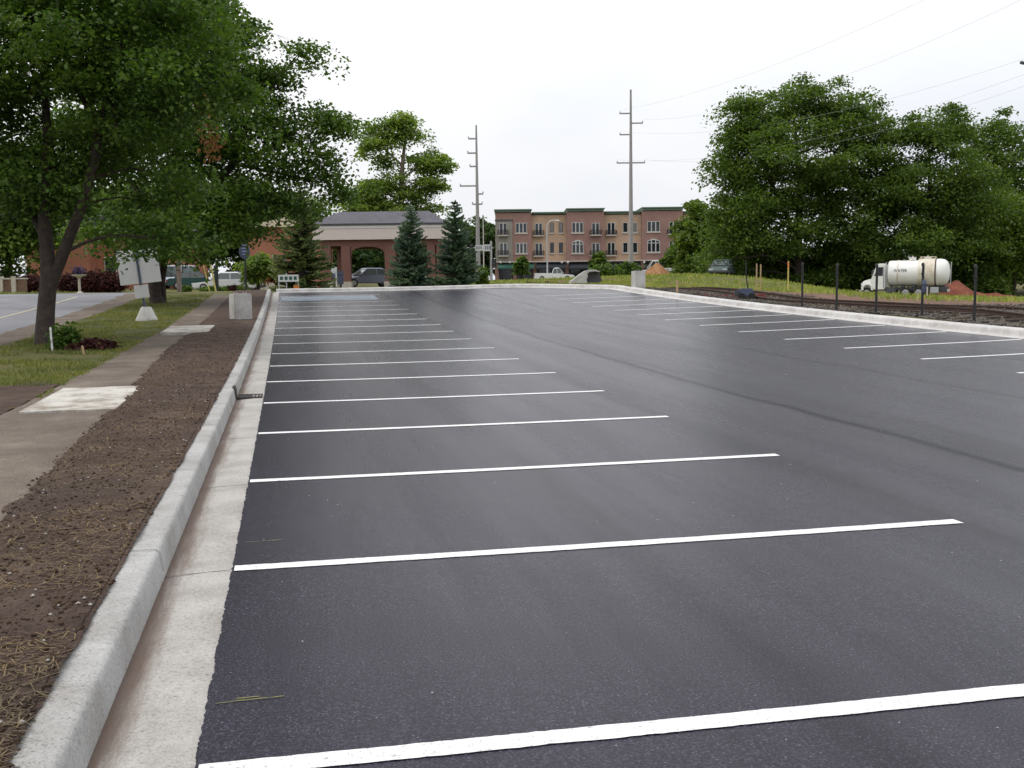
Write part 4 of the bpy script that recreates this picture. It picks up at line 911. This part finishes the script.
# low bank wing left of the canopy
s = 82/FOC; root = facing('brick_wing', 300, 289, 82, 'low brick building with tan roof behind the left spruce', 'building')
W0, W1 = (250-300)*s, (314-300)*s
o = MB().box(W0, W1, 0, 9, -.3, (289-228)*s).build('wall', M['brick_house'], root)
MB().add([(W0-.5, -.5, (289-228)*s), (W1+.5, -.5, (289-228)*s), (W1+.5, 9.5, (289-228)*s), (W0-.5, 9.5, (289-228)*s), (W0+2.4, 4.5, (289-213)*s), (W1-2.4, 4.5, (289-213)*s)], [(0, 1, 5, 4), (1, 2, 5), (2, 3, 4, 5), (3, 0, 4), (3, 2, 1, 0)]).build('roof', M['shingle_tan'], root)
for px in (262, 280, 305):
    c = (px-300)*s; f = MB().box(c-.55, c+.55, -.05, -.003, 1.0, 2.6).build('window', M['frame_white'], root); MB().box(c-.48, c+.48, -.07, -.052, 1.07, 2.53).build('pane', M['glass'], f); MB().box(c-.65, c+.65, -.12, -.004, .88, .995).build('sill', M['sill'], f)
MB().box(W0-.05, W1+.05, -.06, -.004, -.2, .5).build('plinth', M['stone'], root)
# brick house across the left road
s = 88/FOC; root = facing('brick_house', 82, 292, 88, 'orange brick house across the left road, partly hidden by the maples', 'house')
W0, W1 = (28-82)*s, (182-82)*s; hw = (292-243)*s
MB().box(W0, W1, 0, 8, -.3, hw).build('wall', M['brick_house'], root)
MB().prism([(W0-.4, hw+.003), (W1+.4, hw+.003), (W1-2.5, hw+2.2), (W0+2.5, hw+2.2)], -.5, 8.5).build('roof', M['shingle'], root)
MB().prism([((68-82)*s, -.3), ((98-82)*s, -.3), ((98-82)*s, (292-250)*s), ((84-82)*s, (292-228)*s), ((68-82)*s, (292-250)*s)], -1.6, -.004).build('gable_bay', M['brick_house'], root)
for px in (48, 112, 136, 160):
    c = (px-82)*s; f = MB().box(c-.5, c+.5, -.05, -.003, 1.1, 2.6).build('window', M['frame_white'], root); MB().box(c-.43, c+.43, -.07, -.052, 1.17, 2.53).build('pane', M['glass'], f); MB().box(c-.6, c+.6, -.12, -.004, .98, 1.095).build('sill', M['sill'], f)
# pedestal planter before the hedge
root = facing('planter', 80, 297, 66, 'purple flowers in a planter on a pale pedestal before the red hedge', 'planter'); s = 66/FOC
MB().lathe([(.22, 0), (.2, .08), (.08, .15), (.08, .95), (.16, 1.02)], n=10).build('pedestal', M['stone'], root, True)
MB().lathe([(.1, 1.02), (.42, 1.14), (.46, 1.2), (.4, 1.2)], n=14).build('bowl', M['trim_light'], root, True)
r2 = np.random.RandomState(9); C = r2.randn(260, 3)*np.array([.17, .17, .13])+np.array([0, 0, 1.38]); V, F = leaf_arrays(C, .12, r2, .0, .9)
mesh_np('flowers', V, F, leafmat('purple_flower', [(.05, .035, .11), (.08, .05, .16), (.03, .03, .06)], .2, .6, .2), root)
# low wall at the left edge
root = facing('low_wall', 10, 299, 68, 'low tan garden wall at the left picture edge across the road', 'wall'); s = 68/FOC
MB().box(-22*s, 16*s, 0, .3, -.2, .85).build('wall', M['mud'], root, bevel=.02); MB().box(-22*s-.04, 16*s+.04, -.05, .35, .855, .95).build('coping', M['stone'], root)
for px in (-8, 5): MB().box(px*s-.14, px*s+.14, -.12, -.004, -.2, 1.05).build('pier', M['stone'], root)

# ------------------------------------------------------------------ apartment block
D = 168; s = D/FOC; root = facing('apartment_block', 496, 281, D, 'three storey red and orange brick apartment block with green cornices', 'building')
def U(px): return (px-496)*s
def V_(py, px=590): return (281-(px-496)*.0121-py)*s
bays = [('A', 496, 513, 'brick_grey', 221.5, 0.0), ('B', 513, 532, 'brick_red', 214, .05), ('C', 532, 567, 'brick_orange', 216, .9), ('D', 567, 604.5, 'brick_red', 213, 0.0), ('E', 604.5, 642, 'brick_orange', 215.5, .9), ('F', 642, 683, 'brick_red', 212, 0.0), ('G', 683, 722, 'brick_orange', 215, .9)]
base = V_(261.5, 560)
for nm, a, b_, mt_, top, yy in bays: MB().box(U(a)+.004, U(b_)-.004, yy, 14, base, V_(top, (a+b_)/2)).build('wall', M[mt_], root)
MB().box(U(496)+.01, U(513)-.01, .04, 13, V_(221.4, 505), V_(214, 505)).build('wall', M['brick_red'], root)
MB().box(U(495.5), U(513.5), -.12, .3, V_(222, 505), V_(220.8, 505)).build('string_course', M['frame_dark'], root)
for a, b_, t0, t1, yy in ((495, 532.5, 210.7, 213.4, 0), (532.5, 566.5, 213, 215.2, .9), (566.5, 605, 209.6, 212.6, 0), (605, 641.5, 212.2, 214.8, .9), (641.5, 683.5, 208.4, 211.5, 0), (683.5, 723, 212, 214.6, .9)):
    m_ = (a+b_)/2; o = MB().box(U(a), U(b_), yy-.55, 14.2, V_(t0+.9, m_), V_(t0, m_)).build('cornice', M['cornice'], root); MB().box(U(a)+.15, U(b_)-.15, yy-.25, 14.1, V_(t1, m_), V_(t0+.92, m_)).build('frieze', M['cornice'], o)
MB().box(U(495.6), U(722.5), -.18, 13.9, V_(262.6, 560), base-.004).build('stone_band', M['sill'], root)
MB().box(U(496), U(722), .6, 13.8, -.5, V_(262.7, 560)).build('shopfront', M['shopfront'], root)
for a, b_, mt_ in ((498, 514, 'awning'), (516, 534, 'awning'), (536, 566, 'awning_dark'), (569, 603, 'awning_dark'), (607, 640, 'awning_dark'), (645, 682, 'awning_dark')):
    zt_ = V_(263.4, (a+b_)/2); MB().add([(U(a), .58, zt_), (U(b_), .58, zt_), (U(b_), -.9, zt_-.75), (U(a), -.9, zt_-.75), (U(b_), -.9, zt_-1.0), (U(a), -.9, zt_-1.0), (U(a), .58, zt_-.9), (U(b_), .58, zt_-.9)],
        [(0, 1, 2, 3), (3, 2, 4, 5), (5, 4, 7, 6), (0, 3, 5, 6), (1, 7, 4, 2), (0, 6, 7, 1)]).build('awning', M[mt_], root)
for px in [497, 515, 535, 567, 605, 643, 683]: MB().box(U(px)-.3, U(px)+.3, .3, .597, -.5, V_(262.8, 560)).build('pier', M['brick_red'], root)
for px in (506, 525, 545, 558, 577, 594, 614, 632, 655, 673):
    f = MB().box(U(px)-1.0, U(px)+1.0, .52, .597, .1, 2.4).build('shop_window', M['frame_dark'], root); MB().box(U(px)-.92, U(px)+.92, .48, .518, .2, 2.3).build('pane', M['glass'], f)
for px in (501, 510, 562, 568, 644, 656): MB().lathe([(.02, 0), (.16, .08), (.2, .2), (.16, .32), (.02, .4)], (U(px), -.3, V_(264.3, px)), 8).build('wall_lamp', M['trim_light'], root)
RB = random.Random(4); M['blind'] = vary('window_blind', (.20, .20, .19), .3, 1.5, .3); M['curtain'] = vary('curtained_glass', (.07, .075, .08), .5, 1.2, .15)
def window(a, b_, t0, b0, cols, yy, frame='frame_white', arch=False):
    m_ = (a+b_)/2; x0, x1, z0, z1 = U(a), U(b_), V_(b0, m_), V_(t0, m_)
    out = [(x0, z0), (x1, z0), (x1, z1)]
    if arch: out += [(x0+(x1-x0)*(1-i/8), z1+.42*math.sin(math.pi*i/8)) for i in range(1, 8)]
    out += [(x0, z1)]
    w_ = MB().prism(out, yy-.05, yy-.004).build('window', M[frame], root)
    cw = (x1-x0)/cols; pb = MB()
    for k in range(cols):
        xa, xb = x0+cw*k+.09, x0+cw*(k+1)-.09
        if arch:
            pb.box(xa, xb, yy-.075, yy-.052, z0+.08, z1-.32); h0, h1 = (.28 if k == 0 else .36), (.36 if k < cols-1 else .28)
            if cols == 3: h0, h1 = ((.05, .28), (.3, .3), (.28, .05))[k]
            pb.prism([(xa, z1-.2), (xb, z1-.2), (xb, z1+h1-.1), (xa, z1+h0-.1)], yy-.075, yy-.052)
        else: pb.box(xa, xb, yy-.075, yy-.052, z0+.08, z1-.08)
    pb.build('pane', M[RB.choice(['glass', 'glass', 'glass', 'blind', 'curtain'])], w_); MB().box(x0-.15, x1+.15, yy-.16, yy-.004, z0-.2, z0-.006).build('sill', M['sill'], w_)
def balcony(a, b_, z_top, z_bot, yy):
    m_ = (a+b_)/2; x0, x1, z0, z1 = U(a), U(b_), V_(z_bot, m_), V_(z_top, m_)
    o = MB().box(x0, x1, yy-.75, yy-.006, z0-.16, z0).build('balcony', M['sill'], root); mb = MB()
    mb.box(x0, x1, yy-.75, yy-.70, z1-.06, z1); mb.box(x0, x0+.05, yy-.70, yy-.01, z1-.06, z1); mb.box(x1-.05, x1, yy-.70, yy-.01, z1-.06, z1); n = 15
    for i in range(n+1): xx = x0+(x1-x0-.05)*i/n; mb.box(xx, xx+.05, yy-.745, yy-.705, z0, z1-.06)
    for i in range(5): y_ = yy-.65+.13*i; mb.box(x0, x0+.04, y_, y_+.04, z0, z1-.06); mb.box(x1-.04, x1, y_, y_+.04, z0, z1-.06)
    mb.build('railing', M['black'], o)
for (ta, ba, tb, bb) in ((224, 234.3, 243.8, 254.5),):
    for k, (t0, b0) in enumerate(((ta, ba), (tb, bb))):
        lo = 7 if k else 7
        window(500, 507.6, t0, b0+1.5, 2, 0, 'frame_white'); balcony(498.4, 509, b0-3.2, b0+1.9, 0)
        window(516.2, 527.4, t0, b0-.4, 3, .05)
        window(535.6, 543, t0, b0+1.6, 2, .9); balcony(533.8, 544.6, b0-3.2, b0+1.9, .9)
        window(550.6, 554.4, t0-.6, b0-1.0, 1, .9, 'frame_dark'); window(559.4, 563.4, t0-.6, b0-1.0, 1, .9, 'frame_dark')
        window(572.2, 583.6, t0-.4, b0-.6, 3, 0, arch=bool(k))
        window(592, 599.6, t0, b0+1.4, 2, 0); balcony(590, 601.6, b0-3.2, b0+1.6, 0)
        window(608, 615.6, t0-.6, b0+1.2, 2, .9); balcony(606.3, 617.2, b0-3.4, b0+1.4, .9)
        window(623.4, 628.6, t0-.8, b0-1.2, 1, .9); window(633.2, 638.2, t0-.8, b0-1.2, 1, .9)
        window(647.2, 659.8, t0-1.6, b0-1.6, 3, 0, arch=bool(k))
        window(669, 677, t0-1, b0+.5, 2, 0); balcony(667, 679, b0-4, b0+.7, 0)
        window(688, 696, t0-1, b0+.5, 2, .9); window(704, 714, t0-1, b0-1.6, 3, .9)

# ------------------------------------------------------------------ vehicles
def wheel(root, x, y, r, wd):
    o = MB().lathe([(r*.6, -wd/2), (r*.93, -wd/2), (r, -wd*.3), (r, wd*.3), (r*.93, wd/2), (r*.6, wd/2)], (x, y, r), 18, 'y').build('wheel', M['rubber'], root, True)
    MB().lathe([(.03, -wd*.52), (r*.3, -wd*.54), (r*.58, -wd*.5), (r*.6, wd*.5), (r*.3, wd*.54), (.03, wd*.52)], (x, y, r), 14, 'y').build('rim', M['rim'], o)
def frus(a0, a1, b0, b1, w0, w1, z0, z1):
    mb = MB(); mb.add([(a0, -w0, z0), (a1, -w0, z0), (a1, w0, z0), (a0, w0, z0), (b0, -w1, z1), (b1, -w1, z1), (b1, w1, z1), (b0, w1, z1)], [(0, 1, 5, 4), (1, 2, 6, 5), (2, 3, 7, 6), (3, 0, 4, 7), (4, 5, 6, 7), (3, 2, 1, 0)]); return mb
def car(name, label, cat, base, rz, L, W, Hh, col, style='sedan', group=None, rough=.3):
    root = empty(name, base, rz, label, cat, group); h = L/2; paint = vary(name+'_paint', col, .04, 1, rough, spec=.6)
    belt = {'sedan': .92, 'suv': 1.05, 'pickup': 1.05}[style]; hood = belt-.12; w2 = W/2
    prof = [(-h, .38), (-h-.02, .6), (-h+.06, belt-.14), (-h+.25, belt-.03), (-h*.35, belt), (h*.35, belt), (h*.42, hood), (h-.35, hood-.1), (h-.05, hood-.26), (h, .5), (h-.05, .3), (-h+.1, .28)]
    MB().prism(prof, -w2, w2).build('body', paint, root, True, bevel=.07)
    if style == 'sedan': c = (-h*.72, h*.42, -h*.42, h*.12)
    elif style == 'suv': c = (-h*.95, h*.42, -h*.82, h*.16)
    else: c = (-h*.12, h*.44, -h*.02, h*.22)
    frus(c[0], c[1], c[2], c[3], w2*.93, w2*.76, belt-.02, Hh-.07).build('windows', M['car_glass'], root)
    frus(c[2]-.08, c[3]+.08, c[2]+.1, c[3]-.12, w2*.79, w2*.68, Hh-.09, Hh).build('roof', paint, root, True, bevel=.02)
    for sg in (-1, 1):
        for q in (0.0, .46, 1.0):
            xa = c[0]+(c[1]-c[0])*q; xb = c[2]+(c[3]-c[2])*q
            MB().tube([(xa, sg*w2*.935, belt-.03), (xb, sg*w2*.765, Hh-.06)], .028, 6).build('pillar', paint, root)
        for xx in (-h*.62, h*.62): wheel(root, xx, sg*(w2-.1), .33 if style == 'sedan' else .38, .22)
        MB().box(h-.16, h-.0, sg*w2*.72-.2, sg*w2*.72+.2, .55, .69).build('headlight', M['lamp_clear'], root, bevel=.03)
        MB().box(-h-.03, -h+.1, sg*w2*.78-.16, sg*w2*.78+.16, .62, .8).build('tail_light', M['lamp_red'], root, bevel=.02)
        MB().box(h*.30, h*.30+.12, sg*(w2+.07)-.08, sg*(w2+.07)+.08, belt-.02, belt+.13).build('mirror', paint, root, bevel=.03)
    for xx, nm in ((-h-.09, 'bumper'), (h-.05, 'bumper')): MB().box(xx, xx+.14, -w2*.94, w2*.94, .34, .52).build(nm, M['frame_dark'] if style != 'pickup' else M['steel'], root, bevel=.04)
    if style == 'pickup':
        mb = MB(); mb.box(-h+.06, -h*.16, -w2+.01, -w2+.1, belt-.1, belt+.06); mb.box(-h+.06, -h*.16, w2-.1, w2-.01, belt-.1, belt+.06); mb.box(-h+.02, -h+.1, -w2+.02, w2-.02, belt-.1, belt+.06); mb.build('bed_side', paint, root, bevel=.02)
    return root
car('pickup_truck', 'white pickup truck on the street before the apartment block', 'pickup truck', ground(554.5, 282, 149), -YAW, 5.7, 1.95, 1.85, (.75, .75, .75), 'pickup')
car('parked_car', 'parked silver car behind clipped shrubs on the left', 'car', ground(229, 295, 74), -YAW+math.pi-.12, 4.7, 1.8, 1.42, (.55, .55, .56), 'sedan')
car('parked_car', 'teal green car partly hidden left of the silver car', 'car', ground(196, 294, 84), -YAW+.3, 4.4, 1.8, 1.5, (.015, .055, .05), 'sedan')
car('parked_car', 'dark blue grey car seen through the brick arch of the canopy', 'car', ground(368, 288, 80), -YAW+math.pi+.5, 4.6, 1.8, 1.45, (.16, .18, .24), 'sedan')
car('parked_car', 'dark car with white trim behind the left column of the canopy', 'car', ground(334, 289, 88), -YAW+1.2, 4.4, 1.8, 1.6, (.10, .11, .16), 'suv')
car('parked_car', 'green grey car parked in the field edge before the dark trees', 'car', ground(722, 279.5, 101), -YAW+math.pi+1.2, 4.5, 1.8, 1.6, (.11, .14, .14), 'suv')
car('pale_truck', 'white truck half hidden behind the orange dirt mound', 'truck', ground(657, 280.5, 138), -YAW+math.pi, 5.6, 2.0, 2.1, (.70, .70, .70), 'pickup')
# people-mover sized white van left edge of the parked row
car('parked_van', 'white and blue vehicle glimpsed left of the teal car', 'van', ground(186, 294, 88), -YAW+1.35, 4.6, 1.9, 1.9, (.55, .6, .7), 'suv')

# tank truck
def arr_box(root, nm, mt_, *b, bevel=.02, parent=None): return MB().box(*b).build(nm, M[mt_] if isinstance(mt_, str) else mt_, parent or root, bevel=bevel)
M['tank_white'] = vary('tank_white', (.80, .79, .76), .10, 1.2, .45)
M['tank_cream'] = vary('tank_cream', (.74, .70, .62), .15, 1.6, .5, c2=(.50, .40, .29))
D = 90; b = ground(905, 294.5, D)
root = empty('tank_truck', b, -YAW+math.pi-R(26), 'white water tank truck parked in the grass before the tall trees', 'tank truck')
cs = .96
# x forward
arr_box(root, 'chassis', 'frame_dark', -3.6, 3.4, -.45, .45, .72, .98)
MB().prism([(3.75, .62), (3.8, 1.0), (3.72, 1.42), (3.5, 1.56), (2.85, 1.72), (2.85, .62)], -.8, .8).build('hood', M['tank_white'], root, True, bevel=.08)
MB().box(3.76, 3.83, -.6, .6, .85, 1.42).build('grille', M['frame_dark'], root)
MB().box(3.72, 3.92, -1.15, 1.15, .5, .78).build('bumper', M['steel'], root, bevel=.04)
c = MB().prism([(2.85, .8), (2.85, 1.76), (2.42, 2.86), (2.25, 2.96), (1.75, 2.96), (1.68, 2.8), (1.68, .8)], -1.1, 1.1).build('cab', M['tank_white'], root, True, bevel=.06)
MB().add([(2.80, -.92, 1.92), (2.80, .92, 1.92), (2.49, .85, 2.72), (2.49, -.85, 2.72)], [(0, 1, 2, 3)]).build('windscreen', M['glass'], c)
for v in c.data.vertices: pass
for sg in (-1, 1):
    MB().prism([(2.6, 1.95), (2.32, 2.66), (1.85, 2.66), (1.85, 1.95)], sg*1.112-.012, sg*1.112+.012).build('side_window', M['glass'], c)
    MB().box(1.76, 1.80, sg*1.113-.01, sg*1.113+.01, .95, 2.7).build('door_seam', M['frame_dark'], c)
    MB().prism([(2.7, .75), (2.75, 1.15), (3.0, 1.32), (3.4, 1.32), (3.65, 1.1), (3.7, .75), (3.55, .75), (3.5, 1.05), (3.3, 1.18), (3.05, 1.18), (2.88, 1.05), (2.85, .75)], sg*1.0-.2, sg*1.0+.2).build('fender', M['tank_white'], root, bevel=.02)
    MB().lathe([(.01, 0), (.12, .01), (.13, .06), (.01, .07)], (3.73, sg*.68, 1.2), 10, 'x').build('headlight', M['lamp_clear'], root)
    MB().box(2.72, 2.8, sg*1.32-.1, sg*1.32+.1, 1.95, 2.4).build('mirror', M['frame_dark'], root, bevel=.02)
    MB().tube([(1.58, sg*.98, 1.0), (1.58, sg*.98, 3.05)], .05, 8).build('exhaust_stack', M['steel'], root) if sg > 0 else None
    wheel(root, 3.25, sg*.95, .5, .28)
    for xx in (-.15, -1.25): wheel(root, xx, sg*.92, .5, .5)
    arr_box(root, 'mud_flap', 'trim', -2.05, -1.95, sg*.92-.3, sg*.92+.3, .25, 1.0, bevel=.01)
    arr_box(root, 'tool_box', 'steel', -2.95, -2.25, sg*.95-.22, sg*.95+.22, .5, .98)
    arr_box(root, 'fuel_tank', 'frame_dark', .7, 1.6, sg*.85-.25, sg*.85+.25, .5, 1.0, bevel=.08)
tz = 2.12
MB().lathe([(.6, 1.5), (.98, 1.46), (1.08, 1.38), (1.10, 1.1), (1.10, -1.2)], (0, 0, tz), 32, 'x', .97).build('tank_front', M['tank_white'], root, True)
o = MB().lathe([(1.08, -1.19), (1.19, -1.25), (1.19, -2.5), (1.19, -2.62)], (0, 0, tz+.04), 32, 'x', .97).build('tank_middle', M['tank_cream'], root, True)
MB().lathe([(1.15, -2.61), (1.16, -3.0), (1.10, -3.35), (.92, -3.6), (.6, -3.76), (.2, -3.82), (.01, -3.83)], (0, 0, tz+.04), 32, 'x', .97).build('tank_rear', M['tank_white'], root, True)
for xx, mt_ in ((-1.22, 'tank_cream'), (-2.62, 'iron'), (.6, 'tank_cream')):
    rr = 1.215 if xx < 0 else 1.125; MB().lathe([(rr-.03, -.05), (rr, -.05), (rr, .05), (rr-.03, .05)], (xx, 0, tz+.03), 32, 'x', .97).build('band', M[mt_], root)
for xx in (.2, -.8, -2.0): MB().box(xx-.12, xx+.12, -.6, .6, .98, 1.25).build('saddle', M['frame_dark'], root)
for xx, r0 in ((-.6, .3), (-1.9, .28)):
    o = MB().lathe([(r0, 0), (r0, .16), (r0*1.1, .17), (r0*1.1, .22), (.02, .26)], (xx, 0, tz+1.06), 14).build('hatch', M['tank_white'], root, True); MB().tube([(xx, 0, tz+1.3), (xx, 0, tz+1.45)], .05, 6).build('vent', M['tank_cream'], o)
mb = MB(); mb.tube([(-1.3, .5, tz+1.32), (-2.6, .5, tz+1.32)], .03, 6); mb.tube([(-1.3, -.5, tz+1.32), (-2.6, -.5, tz+1.32)], .03, 6)
for xx in (-1.3, -2.6):
    for yy in (-.5, .5): mb.tube([(xx, yy, tz+.9), (xx, yy, tz+1.32)], .025, 6)
mb.build('hand_rail', M['tank_cream'], root)
mb = MB(); mb.tube([(-3.3, -.25, .9), (-3.86, -.25, 1.2), (-3.9, -.25, 3.0)], .03, 6); mb.tube([(-3.3, .25, .9), (-3.86, .25, 1.2), (-3.9, .25, 3.0)], .03, 6)
for i in range(6): mb.tube([(-3.88, -.25, 1.3+.3*i), (-3.88, .25, 1.3+.3*i)], .02, 6)
mb.build('ladder', M['steel'], root)
arr_box(root, 'pump', 'frame_dark', -3.7, -3.0, -.5, .5, .55, 1.02, bevel=.06); MB().box(-3.8, -3.68, -1.1, 1.1, .6, .8).build('rear_bar', M['trim'], root)
for sg in (-1, 1):
    MB().box(-3.83, -3.79, sg*.9-.1, sg*.9+.1, .63, .77).build('tail_light', M['lamp_red'], root)
    tcv = bpy.data.curves.new('lettering', 'FONT'); tcv.body = 'WATER'; tcv.size = .34; tcv.align_x = 'CENTER'; tcv.align_y = 'CENTER'; tcv.extrude = .012
    to = bpy.data.objects.new('tmp', tcv); COL.objects.link(to); me = bpy.data.meshes.new_from_object(to); bpy.data.objects.remove(to)
    o = link('lettering', me, M['post_blue'], root); o.rotation_euler = (R(90), 0, 0 if sg < 0 else math.pi); o.location = (.35, sg*1.092, tz+.22)
    MB().box(-1.15, 1.1, sg*1.062-.012, sg*1.062+.012, tz-.19, tz-.13).build('stripe', M['steel'], root)

root.scale = (.92, .92, 1.02)
# ------------------------------------------------------------------ heaps, culvert end, small signs
def heap(name, label, px, py, D, lobes, mt_, cat='dirt heap', seed=1, n=44):
    b = ground(px, py, D, -.05); root = None; s = D/FOC; V = []; xs = [l[0]-l[2] for l in lobes]+[l[0]+l[2] for l in lobes]; xa, xb = min(xs)*s-.3, max(xs)*s+.3; dp = max(l[3] for l in lobes)
    for j in range(n//2):
        for i in range(n):
            x = xa+(xb-xa)*i/(n-1); y = -dp+2*dp*j/(n//2-1); z = 0
            for cx, hh, rx, ry in lobes:
                q = ((x-cx*s)/(rx*s))**2+(y/ry)**2; z = max(z, hh*s*max(0, 1-q**.5)**.85)
            z += (.10*fn(x*1.6, y*1.6, seed)+.05*fn(x*5, y*5, seed))*min(1, z*3); V.append((x, y, z-.03))
    F = [(j*n+i, j*n+i+1, (j+1)*n+i+1, (j+1)*n+i) for j in range(n//2-1) for i in range(n-1)]
    o = mesh_np(name, V, F, M[mt_], None, True); o.location = b; o.rotation_euler = (0, 0, -YAW); return tag(o, label, cat)
M['red_earth'] = m_soil('red_earth', (.13, .045, .03), (.20, .07, .045), (.26, .11, .07), 1.2, 9, .6)
M['orange_earth'] = m_soil('orange_earth', (.20, .10, .045), (.28, .145, .07), (.32, .19, .10), 1.0, 8, .6)
heap('dirt_heap', 'reddish dirt heap sloping down behind the rear of the tank truck', 972, 292, 92, [(-16, 22, 24, 2.2), (22, 8, 36, 1.6), (5, 9, 32, 1.8), (-24, 19, 14, 2.0), (-5, 14, 16, 1.6)], 'red_earth', seed=3)
heap('dirt_mound', 'small orange dirt mound in front of the pale truck', 657, 277, 96, [(0, 15, 16, 1.6), (-6, 11, 12, 1.4)], 'orange_earth', seed=5)
s = 73/FOC; root = facing('culvert_end', 583, 285, 73, 'sloping pale concrete culvert end lying on the grass before the street', 'culvert')
outer = [(-14, 1), (-13, 3.5), (-3, 11), (2, 14), (7, 15.2), (12, 15), (16.5, 13)]
inner = [(16, 12.2), (11.5, 13.2), (6, 12.8), (4, 11), (4.5, 8), (3, 5), (4, 2.5), (2, 0), (-6, -1.5)]
MB().prism([(x*s, z*s) for x, z in outer+inner], -.55, .75).build('shell', M['block'], root, bevel=.03)
MB().prism([(x*s, z*s) for x, z in [(16, 12), (11.5, 13), (6.4, 12.6), (4.4, 11), (4.9, 8), (3.4, 5), (4.4, 2.5), (2.4, -.5), (17, -.5), (19, 5)]], .10, .74).build('opening_shade', M['frame_dark'], root)  # dark fill painted as the shade inside the hollow culvert mouth
# round blue sign on a black post, white two-legged board, orange box, banner, white post
root = facing('post_sign', 246.5, 299, 52, 'dark blue oval sign on a slim black post beside the left soil strip', 'sign'); s = 52/FOC
MB().tube([(0, 0, -.1), (0, 0, 2.4)], .045, 8).build('post', M['black'], root, True)
o = MB().lathe([(.01, -.04), (.25, -.04), (.27, 0), (.25, .04), (.01, .04)], (0, -.05, 0), 18, 'y').build('sign_face', M['post_blue'], root); o.scale = (1, 1, 1.45); o.location = (0, 0, 1.92)
M['pale_blue'] = vary('pale_blue_print', (.25, .30, .48), .1, 5, .5)
mb = MB()
for i, wv in enumerate((.11, .15, .13, .09)): mb.box(-wv, wv, -.105, -.093, .18-.10*i, .22-.10*i)
l_ = mb.build('lettering', M['pale_blue'], o)
MB().lathe([(.05, 2.4), (.06, 2.45), (.01, 2.52)], n=8).build('finial', M['black'], root)
MB().tube([(0, 0, 2.35), (-.22, 0, 2.75), (-.26, 0, 3.0)], .022, 6).build('bracket', M['black'], root)
root = facing('black_post', 217, 297, 58, 'thick black post behind the yellow stakes', 'post'); MB().tube([(0, 0, 0), (0, 0, 1.45)], .12, 10).build('shaft', M['black'], root, True); MB().lathe([(.14, 1.45), (.15, 1.5), (.05, 1.6)], n=10).build('cap', M['black'], root)
root = facing('board_sign', 288.5, 291, 56, 'low white board on two legs before the left spruce', 'sign'); s = 56/FOC
MB().box(-.52, .55, -.03, .03, .48, .85).build('board', M['sign_back'], root, bevel=.01)
mb = MB()
for k in range(4): mb.box(-.42+.24*k, -.26+.24*k, -.042, -.031, .58, .76)
mb.build('lettering', M['awning'], root)
for xx in (-.5, -.1, .52): MB().box(xx-.025, xx+.025, .032, .07, -.1, .95 if xx == -.1 else .82).build('leg', M['steel'], root)
root = facing('orange_box', 296.5, 291.2, 55, 'small orange box on the ground at the foot of the white board sign', 'box')
o = MB().box(-.13, .13, -.12, .12, 0, .27).build('box', M['orange'], root, bevel=.015); MB().box(-.14, .14, -.13, .13, .272, .30).build('lid', M['wood_stake'], root, bevel=.008)
root = facing('drop_box', 341, 289.5, 66, 'navy blue box on a short black leg beside the left canopy column', 'drop box')
MB().box(-.16, .16, -.16, .16, .28, 1.1).build('cabinet', M['post_blue'], root, bevel=.04); MB().box(-.05, .05, -.05, .05, -.1, .279).build('leg', M['black'], root); MB().box(-.1, .1, -.168, -.162, .85, .9).build('slot', M['black'], root)
root = facing('white_post', 336.5, 290, 64, 'thin white post left of the navy blue box', 'post'); MB().tube([(0, 0, -.1), (0, 0, 1.35)], .035, 8).build('shaft', M['white_metal'], root, True); MB().box(-.30, -.04, -.03, .03, 1.0, 1.3).build('plate', M['white_metal'], root)
